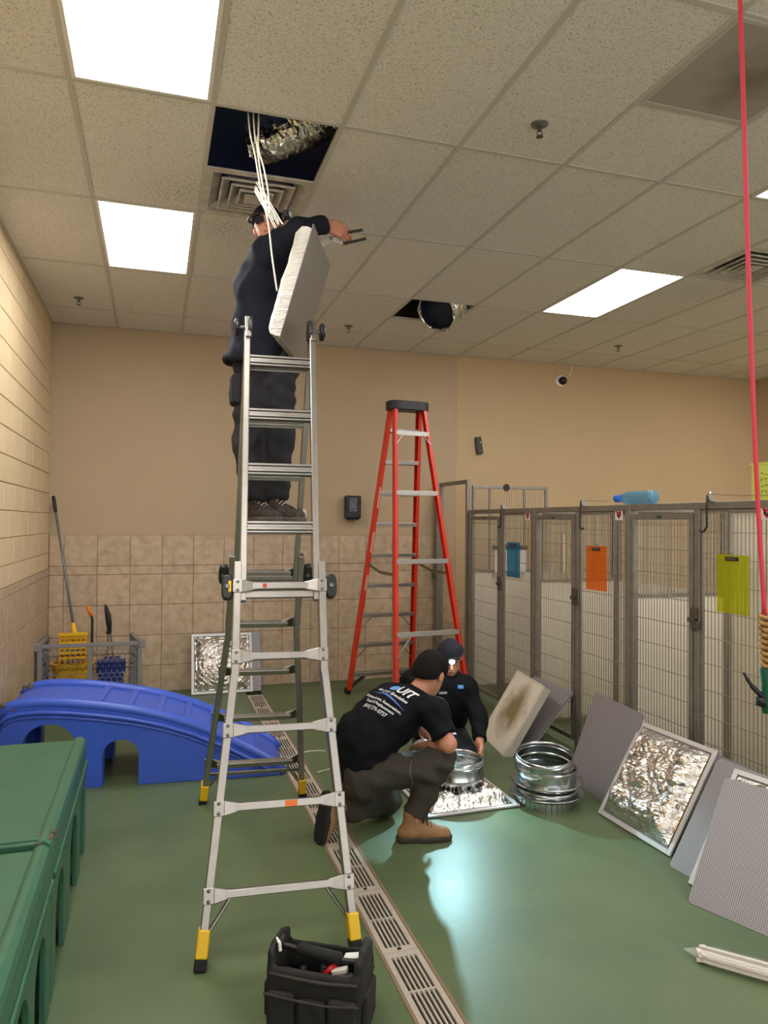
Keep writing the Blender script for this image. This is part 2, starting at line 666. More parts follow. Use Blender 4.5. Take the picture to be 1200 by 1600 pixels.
# soot blown over the tiles beside the diffusers (spots with their own shape)
_last = _mx.outputs[2]
for (sx, sy, sr, amt) in ((0.13, 4.40, 0.34, .6), (0.42, 4.78, 0.26, .6), (0.55, 5.0, .3, .3), (1.0, 4.3, .25, .3), (3.75, 4.5, .3, .3), (4.3, 4.85, .45, .45), (2.2, 2.9, .12, .2)):
    _d = nt.nodes.new('ShaderNodeVectorMath'); _d.operation = 'DISTANCE'; _d.inputs[1].default_value = (sx, sy, CH)
    nt.links.new(_geo.outputs['Position'], _d.inputs[0])
    _r = nt.nodes.new('ShaderNodeMapRange'); _r.inputs[1].default_value = sr; _r.inputs[2].default_value = 0.02; _r.inputs[4].default_value = 1
    nt.links.new(_d.outputs['Value'], _r.inputs[0])
    _n3 = nt.nodes.new('ShaderNodeTexNoise'); _n3.inputs['Scale'].default_value = 70; _n3.inputs['Detail'].default_value = 6
    nt.links.new(_geo.outputs['Position'], _n3.inputs['Vector'])
    _r3 = nt.nodes.new('ShaderNodeMapRange'); _r3.inputs[1].default_value = .48; _r3.inputs[2].default_value = .64; _r3.inputs[4].default_value = amt
    nt.links.new(_n3.outputs['Fac'], _r3.inputs[0])
    _m3 = nt.nodes.new('ShaderNodeMath'); _m3.operation = 'MULTIPLY'
    nt.links.new(_r.outputs[0], _m3.inputs[0]); nt.links.new(_r3.outputs[0], _m3.inputs[1])
    _x3 = nt.nodes.new('ShaderNodeMix'); _x3.data_type = 'RGBA'
    nt.links.new(_m3.outputs[0], _x3.inputs[0]); nt.links.new(_last, _x3.inputs[6]); _x3.inputs[7].default_value = srgb(52, 42, 32)
    _last = _x3.outputs[2]
nt.links.new(_last, _mul.inputs[6])
_bp = nt.nodes.new('ShaderNodeBump'); _bp.inputs['Strength'].default_value = .35; _bp.inputs['Distance'].default_value = .004
nt.links.new(_mm.outputs[0], _bp.inputs['Height']); nt.links.new(_bp.outputs['Normal'], b.inputs['Normal'])

# ---- floor with the drain channel left open
DX0, DX1 = 0.872, 1.036
fl = MB()
fl.box((XL - .15, YF, -0.12), (DX0, YB + .15, 0)).box((DX1, YF, -0.12), (XR + .15, YB + .15, 0)).box((DX0, 7.46, -0.12), (DX1, YB + .15, 0))
fl.box((DX0, YF, -0.12), (DX1, 1.28, 0))
floor = fl.build('floor', M_floor, kind='structure', label='green epoxy floor with a worn glossy finish')
ch = MB()
ch.box((DX0, 1.28, -0.12), (DX1, 7.46, -0.10)).box((DX0, 1.28, -0.10), (DX0 + .006, 7.46, -0.012)).box((DX1 - .006, 1.28, -0.10), (DX1, 7.46, -0.012))
ch.build('drain_channel', M_dark, floor)
# edging of the channel
for x0, x1 in ((DX0 - .006, DX0 + .006), (DX1 - .006, DX1 + .006)):
    MB().box((x0, 1.28, -0.012), (x1, 7.462, 0.0025)).build('drain_edging', mat('edging_brown', srgb(128, 104, 82), .6), floor)
# one slotted grate, repeated every half metre
def grate_mesh():
    g = MB()
    w0, w1, L = DX0 + .008, DX1 - .008, 0.496
    z0, z1 = -0.010, 0.001
    rim = 0.022
    nb = 7                     # six slots between seven bars
    inner0, inner1 = w0 + rim, w1 - rim
    slot = (inner1 - inner0) / (nb - 1) * .62
    barw = ((inner1 - inner0) - slot * 6) / 5
    g.box((w0, 0, z0), (inner0, L, z1))
    g.box((inner1, 0, z0), (w1, L, z1))
    x = inner0
    for k in range(5):
        x += slot
        g.box((x, 0.03, z0), (x + barw, L - .03, z1))
        x += barw
    for y0, y1 in ((0, .034), (.243, .253), (L - .034, L)):
        g.box((inner0, y0, z0), (inner1, y1, z1 - .0004))
    return g
g0 = None
for k in range(13):
    y = 1.282 + .498 * k - .0                      # screws land on 2.78 and 3.28
    L = .496
    if y + L > 7.47:
        break
    if g0 is None:
        gm = grate_mesh()
        gm.v = [(a, bb + y, c) for a, bb, c in gm.v]
        g0 = gm.build('drain_grate', M_steel, floor, label='slotted steel drain grate')
        gr = g0
    else:
        gr = clone(g0, WLOC[g0.name] + V(0, .498 * k, 0), floor)
    MB().lathe(((DX0 + DX1) / 2, y + .017, .0008), [(.0001, .002), (.008, .0022), (.009, .0005), (.0095, -.001)], 10).build('grate_screw', M_dark, gr)
MB().box((2.715, 1.5, 0), (2.80, 7.45, 0.003)).build('trim_1', mat('gutter_strip', srgb(150, 136, 118), .6, var=.2, vscale=12), kind='structure', label='flat beige gutter strip along the kennel fronts')

# ---- walls
wl = MB().box((XL - .2, YF, 0), (XL - .012, YB, CH + .56)).build('wall_left', M_mortar, kind='structure', label='cream painted block wall over beige stone tile')
wb = MB().box((XL - .2, YB + .012, 0), (3.262, YB + .2, CH + .56)).build('wall_back', M_wall, kind='structure', label='tan painted back wall over a beige tile wainscot')
wb2 = MB().box((3.262, YB + .008, 0), (XR + .2, YB + .2, CH + .56)).build('wall_rear_right', M_wall2, kind='structure', label='yellower tan stretch of back wall behind the kennels')
MB().box((XR, YF, 0), (XR + .2, YB, CH + .56)).build('wall_right', M_wall2, kind='structure')
# unseen glazing added behind the camera so frontal daylight reaches ceiling and ladder
wf = MB().box((XL - .2, YF - .2, 0), (XR + .2, YF, .25)).box((XL - .2, YF - .2, 3.45), (XR + .2, YF, CH + .56))
for _x in (XL - .2, XR - .05):
    wf.box((_x, YF - .2, .25), (_x + .25, YF, 3.45))
wf.build('wall_front', M_wall2, kind='structure')
M_frame = mat('unseen_window_metal', srgb(120, 112, 100), .5, .3)
for k in range(5):
    _a = XL + .05 + (XR - XL - .1) / 5 * k
    _b = _a + (XR - XL - .1) / 5
    fr = MB()
    for q in ((_a, .25, _a + .05, 3.45), (_b - .05, .25, _b, 3.45), (_a + .05, .25, _b - .05, .31), (_a + .05, 3.39, _b - .05, 3.45), (_a + .05, 2.2, _b - .05, 2.25)):
        fr.box((q[0], YF - .1, q[1]), (q[2], YF - .04, q[3]))
    fr.build('unseen_window_%d' % (k + 1), M_frame, kind='structure')

def laid(parent, name, material, cells, axis, plane, t, gap=.004, bevel=.002):
    """pieces (a0, a1, z0, z1) on a wall; one mesh per size, shared"""
    pool = {}
    for a0, a1, z0, z1 in cells:
        w, h = a1 - a0 - gap, z1 - z0 - gap
        if w < .01 or h < .01:
            continue
        key = (round(w, 3), round(h, 3))
        if axis == 'x':
            lo = (a0 + gap / 2, plane, z0 + gap / 2); hi = (lo[0] + w, plane + t, lo[2] + h)
        else:
            lo = (plane - t, a0 + gap / 2, z0 + gap / 2); hi = (plane, lo[1] + w, lo[2] + h)
        org = V((lo[0] + hi[0]) / 2, (lo[1] + hi[1]) / 2, lo[2])
        if key in pool:
            clone(pool[key], org, parent)
        else:
            pool[key] = MB().box(lo, hi).build(name, material, parent, bevel=bevel, seg=1)
# grout beds
MB().box((XL, YB + .004, 0), (2.99, YB + .012, 1.57)).build('grout_bed', M_grout, wb)
MB().box((2.99, YB + .004, 0), (3.9, YB + .008, .873)).build('grout_bed', M_grout, wb2)
rows = [(0, .265), (.265, .57), (.57, .875), (.875, 1.179), (1.179, 1.264), (1.264, 1.57)]
xs = [XL + .004] + [-.847 + .3045 * k for k in range(13)] + [2.99]
laid(wb, 'wall_tile', M_tile, [(a, c, z0, z1) for a, c in zip(xs[:-1], xs[1:]) for z0, z1 in rows], 'x', YB - .003, .010)
xs2 = [2.99, 3.262, 3.566, 3.87]
laid(wb2, 'wall_tile', M_tile, [(a, c, z0, z1) for a, c in zip(xs2[:-1], xs2[1:]) for z0, z1 in rows[:3]], 'x', YB - .003, .010)
MB().box((XL - .012, 3.5, 0), (XL - .006, YB, 1.245)).build('grout_bed', M_grout, wl)
ys = [3.6 + .406 * k for k in range(10)] + [YB - .002]
laid(wl, 'wall_tile', M_tile, [(a, c, z0, z1) for a, c in zip(ys[:-1], ys[1:]) for z0, z1 in rows[:4] + [(1.179, 1.245)]], 'y', XL + .003, .012)
cells = []
z = 1.245
r = 0
while z < CH + .02:
    z1 = 1.396 if r == 0 else z + .1905
    y = YB - .003
    first = .2 if r % 2 else .4
    while y > 3.6:
        y0 = y - first
        cells.append((y0, y, z, min(z1, CH + .05)))
        y = y0
        first = .4
    z = z1
    r += 1
laid(wl, 'concrete_block', M_block, cells, 'y', XL + .0, .012, gap=.006, bevel=.003)

# ---- ceiling
MB().box((XL - .2, YF - .2, CH + .55), (XR + .2, YB + .2, CH + .65)).build('roof_deck', M_deck, kind='structure')
ceil = MB()
ceil.box((XL, YF, CH), (XL + .022, YB, CH + .02)).box((XL, YB - .022, CH), (XR, YB, CH + .02)).box((XR - .022, YF, CH), (XR, YB, CH + .02))
ceil.box((XL, YF, CH + .012), (XR, GY - 2 * TL_, CH + .03))
ceiling = ceil.build('ceiling', M_grid, kind='structure', label='suspended ceiling of stained mineral fibre tiles in a white grid')
HB = .012
for i in range(0, 13):
    x = GX + i * TW
    MB().box((x - HB, YF, CH - .001), (x + HB, YB, CH + .004)).box((x - .002, YF, CH + .004), (x + .002, YB, CH + .04)).build('grid_runner', M_grid, ceiling)
for j in range(-4, 4):
    y = GY + j * TL_
    MB().box((XL, y - HB, CH - .0005), (XR, y + HB, CH + .0035)).build('cross_tee', M_grid, ceiling)
def half_tee(i, y):
    MB().box((GX + i * TW, y - HB, CH - .0005), (GX + (i + 1) * TW, y + HB, CH + .0035)).build('cross_tee', M_grid, ceiling)
LIGHTS = {(0, -1), (0, 1), (6, 1), (6, -1), (0, -3), (6, -3), (11, -1), (11, 1)}
SPECIAL = {(1, 0), (4, -1), (4, 2), (7, 0)}
tile0 = None
def ctile(x0, x1, y0, y1):
    g = .004
    return MB().box((x0 + g, y0 + g, CH + .004), (x1 - g, y1 - g, CH + .02))
for i in range(-1, 13):
    for j in range(-2, 4):
        if (i, j) in LIGHTS or (i, j) in SPECIAL:
            continue
        x0, x1 = GX + i * TW, GX + (i + 1) * TW
        y0, y1 = GY + j * TL_, GY + (j + 1) * TL_
        if i == -1 or j == 3:
            ctile(max(x0, XL), x1, y0, min(y1, YB)).build('ceiling_tile', M_ctile, ceiling)
        elif tile0 is None:
            tile0 = ctile(x0, x1, y0, y1).build('ceiling_tile', M_ctile, ceiling)
        else:
            clone(tile0, V((x0 + x1) / 2, (y0 + y1) / 2, CH + .004), ceiling)
Hh = TL_ / 2
def half_tile(i, j, far):
    x0 = GX + i * TW
    y0 = GY + j * TL_ + (Hh if far else 0)
    ctile(x0, x0 + TW, y0, y0 + Hh).build('ceiling_tile', M_ctile, ceiling)
half_tile(4, -1, True); half_tile(4, 2, True); half_tile(7, 0, False)
half_tee(4, GY - TL_ + Hh); half_tee(4, GY + 2 * TL_ + Hh); half_tee(7, GY + Hh)

# ---- light panels
M_lamp = emission_mat('fluorescent_panel', (1.0, 0.985, 0.97, 1), LAMP_POWER)
M_white = mat('white_enamel', srgb(232, 228, 220), .4)
LLAB = {(0, -1): 'large bright light panel nearest the camera at the top left of the ceiling',
        (0, 1): 'bright ceiling light panel left of the missing tile near the back wall',
        (6, 1): 'bright ceiling light panel above the kennels on the right',
        (6, -1): 'ceiling light panel cut by the right edge of the photo',
        (0, -3): 'ceiling light panel behind the camera on the left, out of view', (6, -3): 'ceiling light panel behind the camera on the right, out of view',
        (11, -1): 'ceiling light panel far right near the camera, out of view', (11, 1): 'ceiling light panel far right near the back wall, out of view'}
for (i, j) in sorted(LIGHTS):
    x0, y0 = GX + i * TW, GY + j * TL_
    t = thing('ceiling_light', LLAB[(i, j)], 'ceiling light', (x0 + TW / 2, y0 + TL_ / 2, CH), 'fluorescent panels in the ceiling grid')
    e = .012
    a0, a1, b0, b1 = x0 + e, x0 + TW - e, y0 + e, y0 + TL_ - e
    w = .018
    fr = MB()
    fr.box((a0, b0, CH - .002), (a1, b0 + w, CH + .01)).box((a0, b1 - w, CH - .002), (a1, b1, CH + .01)).box((a0, b0 + w, CH - .002), (a0 + w, b1 - w, CH + .01)).box((a1 - w, b0 + w, CH - .002), (a1, b1 - w, CH + .01))
    fr.build('frame', M_white, t)
    MB().box((a0 + w, b0 + w, CH + .003), (a1 - w, b1 - w, CH + .006)).build('diffuser', M_lamp, t)
    hs = MB()
    hs.box((a0, b0, CH + .09), (a1, b1, CH + .10)).box((a0, b0, CH + .008), (a0 + .004, b1, CH + .09)).box((a1 - .004, b0, CH + .008), (a1, b1, CH + .09)).box((a0, b0, CH + .008), (a1, b0 + .004, CH + .09)).box((a0, b1 - .004, CH + .008), (a1, b1, CH + .09))
    hs.build('housing', M_white, t)

# ---- air diffusers: nested square louvres
def air_diffuser(x0, y0, label, s=.6096):
    t = thing('air_diffuser', label, 'air vent', (x0 + s / 2, y0 + s / 2, CH), 'square air diffusers in the ceiling')
    cx, cy = x0 + s / 2, y0 + s / 2
    M = mat('diffuser_white', srgb(214, 208, 198), .45, var=.1, vscale=14, col2=srgb(176, 168, 156))
    def ring(r0, z0, r1, z1, th=.004):
        m = MB()
        P = []
        for r, z in ((r0, z0), (r1, z1), (r1, z1 + th), (r0, z0 + th)):
            P += [(cx - r, cy - r, z), (cx + r, cy - r, z), (cx + r, cy + r, z), (cx - r, cy + r, z)]
        F = []
        for q in range(4):
            for k in range(4):
                F.append((q * 4 + k, q * 4 + (k + 1) % 4, ((q + 1) % 4) * 4 + (k + 1) % 4, ((q + 1) % 4) * 4 + k))
        return m.add(P, F)
    fr = MB()
    h = s / 2 - .006
    for a in ((-h, -h, h, -h + .03), (-h, h - .03, h, h), (-h, -h + .03, -h + .03, h - .03), (h - .03, -h + .03, h, h - .03)):
        fr.box((cx + a[0], cy + a[1], CH - .002), (cx + a[2], cy + a[3], CH + .008))
    fr.build('frame', M, t)
    for k, (r0, r1) in enumerate(((.268, .205), (.205, .148), (.150, .095), (.10, .05))):
        ring(r0, CH + .002 - .004 * k, r1, CH + .040).build('louvre', M, t)
        # flat lip of each louvre
        ring(r0, CH - .002 - .004 * k, r0 - .012, CH - .002 - .004 * k).build('louvre_lip', M, t)
    MB().box((cx - .06, cy - .06, CH - .016), (cx + .06, cy + .06, CH - .012)).build('centre_plate', M, t)
    MB().lathe((cx, cy, CH + .045), [(.13, 0), (.13, .03)], 24).build('neck', mat('neck_dark', srgb(70, 84, 130), .7), t)
    return t
air_diffuser(GX + TW, GY + Hh, 'white louvred air diffuser just behind the missing ceiling tile, above the man on the ladder')
air_diffuser(GX + 7 * TW, GY + Hh, 'white louvred air diffuser at the right edge above the kennels')

# ---- return grille, perforated, with a sooty patch
M_ret = dots('return_perforated', srgb(186, 178, 168), srgb(120, 112, 102), 120, .3, .5, dirt=(.36, .30, .02, .26, srgb(120, 106, 92), .85))
x0, y0 = GX + 4 * TW, GY - TL_
t = thing('return_grille', 'perforated square return grille with a round sooty stain at the top right', 'air vent', (x0 + .305, y0 + .305, CH))
MB().box((x0 + .025, y0 + .025, CH - .002), (x0 + TW - .025, y0 + Hh - .025, CH + .002)).build('perforated_face', M_ret, t, uv=((x0, y0, CH), (1, 0, 0), (0, 1, 0)))
fr = MB()
for a in ((.010, .010, .6, .03), (.010, .58, .6, .6), (.010, .03, .03, .58), (.58, .03, .6, .58)):
    fr.box((x0 + a[0], y0 + a[1], CH - .004), (x0 + a[2], y0 + a[3], CH + .006))
fr.build('frame', mat('return_frame', srgb(188, 182, 172), .5), t)

# ---- sprinkler heads
def sprinkler(x, y, label):
    t = thing('fire_sprinkler', label, 'sprinkler', (x, y, CH), 'fire sprinklers in the ceiling')
    M = mat('sprinkler_metal', srgb(96, 88, 78), .4, .6)
    MB().lathe((x, y, CH + .004), [(.042, 0), (.040, -.006), (.024, -.008), (.022, -.012), (.001, -.012)], 20).build('escutcheon', mat('escutcheon', srgb(120, 118, 116), .35, .6), t, smooth=True)
    b = MB().lathe((x, y, CH - .012), [(.010, 0), (.010, -.018), (.006, -.02)], 10)
    for s in (-1, 1):
        b.tube([(x + s * .009, y, CH - .03), (x + s * .016, y, CH - .042), (x + s * .004, y, CH - .056)], .0028, 6)
    b.build('frame_arm', M, t)
    MB().lathe((x, y, CH - .058), [(.001, .001), (.017, .001), (.017, -.001), (.001, -.001)], 14).build('deflector', M, t)
sprinkler(-.655, 6.743, 'fire sprinkler over the left back corner')
sprinkler(1.776, 6.858, 'fire sprinkler right of the ladder panel near the back wall')
sprinkler(1.733, 3.081, 'largest nearest fire sprinkler in the middle of the ceiling')
sprinkler(4.718, 6.681, 'fire sprinkler above the kennels right of the open duct')

# ---- plenum contents seen through the two openings
M_foil = mat('crumpled_foil', (.80, .77, .73, 1), .13, 1.0)
nt, b = nodes_of(M_foil)
_tc = nt.nodes.new('ShaderNodeNewGeometry')
_vo = nt.nodes.new('ShaderNodeTexVoronoi'); _vo.inputs['Scale'].default_value = 24; _vo.feature = 'F1'
_nz = nt.nodes.new('ShaderNodeTexNoise'); _nz.inputs['Scale'].default_value = 22; _nz.inputs['Detail'].default_value = 6; _nz.inputs['Distortion'].default_value = 1.5
_vm = nt.nodes.new('ShaderNodeVectorMath'); _vm.operation = 'MULTIPLY_ADD'; _vm.inputs[1].default_value = (.06, .06, .06)
nt.links.new(_tc.outputs['Position'], _nz.inputs['Vector'])
nt.links.new(_nz.outputs['Color'], _vm.inputs[0]); nt.links.new(_tc.outputs['Position'], _vm.inputs[2])
nt.links.new(_vm.outputs[0], _vo.inputs['Vector'])
_ad = nt.nodes.new('ShaderNodeMath'); _ad.operation = 'ADD'
nt.links.new(_vo.outputs['Distance'], _ad.inputs[0]); nt.links.new(_nz.outputs['Fac'], _ad.inputs[1])
_bp = nt.nodes.new('ShaderNodeBump'); _bp.inputs['Strength'].default_value = .35; _bp.inputs['Distance'].default_value = .012
nt.links.new(_ad.outputs[0], _bp.inputs['Height']); nt.links.new(_bp.outputs['Normal'], b.inputs['Normal'])

def flex_duct(name, pts, r, label, seed, open_end=True):
    """ribbed foil flex duct swept along pts, open at its last point"""
    rng = random.Random(seed)
    P = []
    n = 12 * (len(pts) - 1)
    for i in range(n + 1):
        t = i / n * (len(pts) - 1)
        k = min(int(t), len(pts) - 2)
        u = t - k
        p0 = pts[max(k - 1, 0)]; p1 = pts[k]; p2 = pts[k + 1]; p3 = pts[min(k + 2, len(pts) - 1)]
        P.append([.5 * (2 * b_ + (c_ - a_) * u + (2 * a_ - 5 * b_ + 4 * c_ - d_) * u * u + (3 * b_ - a_ - 3 * c_ + d_) * u ** 3) for a_, b_, c_, d_ in zip(p0, p1, p2, p3)])
    rs = [r * (1 + (.045 if i % 2 else -.03) + rng.uniform(-.02, .02)) for i in range(n + 1)]
    m = MB().tube(P, rs, 26, cap=False)
    o = [tuple(p) for p in m.v]
    m.v = [tuple(q + rng.uniform(-.006, .006) for q in p) for p in o]
    t = thing(name, label, 'duct', P[-1])
    m.build('duct_sleeve', M_foil, t, solid=.004)
    d = unit(np.array(P[-1]) - np.array(P[-3]))
    lin = MB().tube([np.array(P[-1]) - d * .10, np.array(P[-1]) - d * .012], [r * .9, r * .9], 24, cap=False)
    lin.lathe(np.array(P[-1]) - d * .10, [(.001, 0), (r * .9, 0)], 24, ax=d)
    lin.build('liner', mat('duct_liner', srgb(30, 34, 52), .6), t)
    ring = [np.array(P[-1]) + (np.array(q) - np.array(P[-1])) for q in m.v[-26:]]
    ring = [tuple(q + V(*[rng.uniform(-.008, .008) for _ in range(3)])) for q in ring]
    MB().tube(ring, .008, 6, closed=True).build('torn_edge', M_foil, t)
    return t
flex_duct('foil_duct', [(2.98, 6.25, 3.96), (2.76, 6.20, 3.87), (2.58, 6.13, 3.765), (2.44, 6.05, 3.655), (2.345, 5.985, 3.575)], .176, 'open foil flex duct poking down through the ceiling hole near the back wall', 3)
flex_duct('foil_duct', [(1.02, 3.62, 3.95), (.90, 3.70, 3.91), (.78, 3.82, 3.88), (.66, 3.97, 3.86), (.53, 4.12, 3.86)], .115, 'crumpled foil flex duct lying above the missing tile over the aluminium ladder', 5)
# ================================================================== LADDERS
M_alu = mat('aluminium', srgb(166, 161, 154), .36, 1.0, var=.12, vscale=25, bump=.02, bscale=150)
M_alu_matt = mat('aluminium_brace', srgb(196, 192, 186), .42, .7, var=.1, vscale=30)
M_black = mat('black_plastic', srgb(22, 22, 24), .45)
M_rubber = mat('black_rubber', srgb(18, 18, 18), .8)
M_yellow = mat('yellow_plastic', srgb(232, 184, 12), .4)
M_orange = mat('sticker_orange', srgb(224, 110, 30), .5)
M_redpl = mat('sticker_red', srgb(190, 40, 40), .5)
M_bolt = mat('rivet_steel', srgb(120, 118, 114), .35, .8)
M_galv = mat('galvanised', srgb(150, 144, 134), .42, .55, var=.25, vscale=18)

def alu_ladder():
    FL, FR, RL, RR = V(.182, 2.891, 0), V(.785, 2.846, 0), V(.293, 4.577, 0), V(.894, 4.52, 0)
    TC = V(.598, 3.715, 2.70)
    root = thing('articulated_ladder', 'tall silver aluminium folding ladder with yellow and black feet, man standing on it', 'ladder', (.54, 3.71, 0))
    for side, (A, B) in enumerate(((FL, FR), (RL, RR))):
        c0 = (A + B) / 2
        e = unit(B - A)
        up = unit(TC - c0)
        L = np.linalg.norm(TC - c0)
        nrm = unit(np.cross(e, up))                       # front: faces the camera, rear: faces it too
        out = nrm * (1 if side == 0 else -1)              # outward face of this half
        def pt(s, h):
            return c0 + up * s + e * h
        for sg in (-1, 1):
            o = MB()
            o.bar(pt(.05, sg * .298), pt(1.10, sg * .196), .034, .062, e)
            o.bar(pt(1.09, sg * .194), pt(1.60, sg * .190), .034, .062, e)
            o.build('outer_rail', M_alu, root, bevel=.004)
            MB().bar(pt(1.42, sg * .166), pt(L - .03, sg * .164), .030, .046, e).build('inner_rail', M_alu, root, bevel=.004)
            ft = MB().bar(pt(.035, sg * .300), pt(.135, sg * .291), .046, .074, e).build('foot', M_yellow, root, bevel=.006)
            MB().bar(pt(-.006, sg * .304), pt(.036, sg * .300), .048, .076, e).build('rubber_pad', M_rubber, ft, bevel=.005)
            # lock knob at the top of the outer rail
            kc = pt(1.485, sg * .234)
            kn = MB().prism([(math.copysign(abs(math.cos(q * PI / 12)) ** .7, math.cos(q * PI / 12)) * .027, math.copysign(abs(math.sin(q * PI / 12)) ** .7, math.sin(q * PI / 12)) * .056) for q in range(24)], kc - nrm * .024, e, up, nrm, .048)
            k_ = kn.build('lock_knob', M_black, root, smooth=False, bevel=.008)
            MB().lathe(kc + nrm * .024, [(.001, .010), (.010, .009), (.012, 0)], 12, ax=nrm).build('knob_button', M_bolt, k_)
            MB().tube([pt(1.485, sg * .20), pt(1.485, sg * .245)], .010, 10).build('lock_pin', M_bolt, k_)
            if side == 0 and sg == -1:
                MB().bar(kc + out * .026 + e * .010 + up * .026, kc + out * .026 + e * .010 - up * .026, .014, .006, e).build('knob_insert', M_yellow, k_, bevel=.003)
        def half(s):
            return .298 + (.196 - .298) * min(1, (s - .05) / 1.05) if s < 1.1 else .19
        for k, s in enumerate((.25, .566, .868, 1.173, 1.486)):
            h = half(s)
            r = MB()
            off = out * .012
            r.bar(pt(s, -h + .05) + off, pt(s, h - .05) + off, .030, .040, up)
            for sg in (-1, 1):                            # flared, riveted ends
                a, b_ = pt(s, sg * (h - .085)) + off, pt(s, sg * (h - .02)) + out * .033
                q = []
                for P_, hh, tt in ((a, .016, .018), (b_, .030, .004)):
                    for u_, v_ in ((-1, -1), (1, -1), (1, 1), (-1, 1)):
                        q.append(P_ + up * hh * u_ + out * tt * v_)
                r.add(q, [(3, 2, 1, 0), (4, 5, 6, 7), (0, 1, 5, 4), (1, 2, 6, 5), (2, 3, 7, 6), (3, 0, 4, 7)])
                r.obox(pt(s, sg * h) + out * .033, e, up, out, .022, .030, .003)
            rg = r.build('rung', M_alu, root, bevel=.004)
            rv = MB()
            for sg in (-1, 1):
                for vv in (-1, 1):
                    rv.lathe(pt(s + vv * .019, sg * h) + out * .036, [(.008, 0), (.007, .003), (.001, .005)], 8, ax=out)
            rv.build('rivets', M_bolt, rg)
            if side == 0 and k == 1:
                MB().obox(pt(s, .045) + out * .0335, e, up, out, .025, .012, .001).build('warning_sticker', M_orange, rg)
            if side == 0 and k == 4:
                MB().obox(pt(s, -.07) + out * .0335, e, up, out, .009, .009, .001).build('maker_badge', M_redpl, rg)
        for k, s in enumerate((None, 1.45, 1.767, 2.057, 2.345, 2.64)):
            if s is None:
                continue
            r = MB()
            hh = .152
            if k > 1 or side == 1:
                for dz, th, dp in ((.021, .011, .022), (.007, .013, .016), (-.008, .013, .022), (-.022, .010, .016)):
                    r.bar(pt(s + dz, -hh), pt(s + dz, hh), th, dp * 2, up)
            else:
                r.bar(pt(s, -hh), pt(s, hh), .03, .03, up)
            rg = r.build('inner_rung', M_alu, root, bevel=.002)
            if side == 1 and k == 5:
                MB().obox(pt(s - .004, -.07) - out * .0235, e, up, out, .022, .006, .001).build('logo_sticker', M_orange, rg)
                MB().obox(pt(s - .004, .0) - out * .0235, e, up, out, .04, .003, .001).build('logo_lettering', mat('sticker_grey', srgb(225, 225, 225), .5), rg)
        # lower braces
        for sg in (-1, 1):
            MB().tube([pt(.235, sg * .19) - out * .02, pt(.10, sg * .285) - out * .02], .008, 8).build('corner_brace', M_alu, root)
        if side == 1:
            MB().bar(pt(.18, -.285) + out * .02, pt(.18, .285) + out * .02, .018, .012, up).build('spreader_bar', M_alu, root)
    e = unit(FR - FL)
    for sg in (-1, 1):
        hc_ = TC + e * sg * .164
        h = MB().lathe(hc_ - e * sg * .024, [(.001, 0), (.052, 0), (.056, .006), (.056, .018), (.05, .024), (.001, .024)], 20, ax=e * sg)
        hg = h.build('hinge_plate', mat('hinge_dark', srgb(70, 70, 74), .4, .5), root, bevel=.003)
        MB().tube([hc_, hc_ + e * sg * .045], .009, 10).build('hinge_pin', M_bolt, hg)
        MB().lathe(hc_ + e * sg * .042, [(.001, 0), (.042, 0), (.046, .005), (.044, .018), (.030, .026), (.001, .026)], 16, ax=e * sg).build('hinge_knob', M_black, hg, bevel=.002)
        ht = MB().bar(hc_ + V(0, -.05, -.06), hc_ + V(0, 0, .055), .030, .020, e)
        ht.bar(hc_ + V(0, .05, -.06), hc_ + V(0, 0, .055), .030, .020, e)
        ht.build('hinge_arm', M_alu, root, bevel=.004)
    return root
alu_ladder()

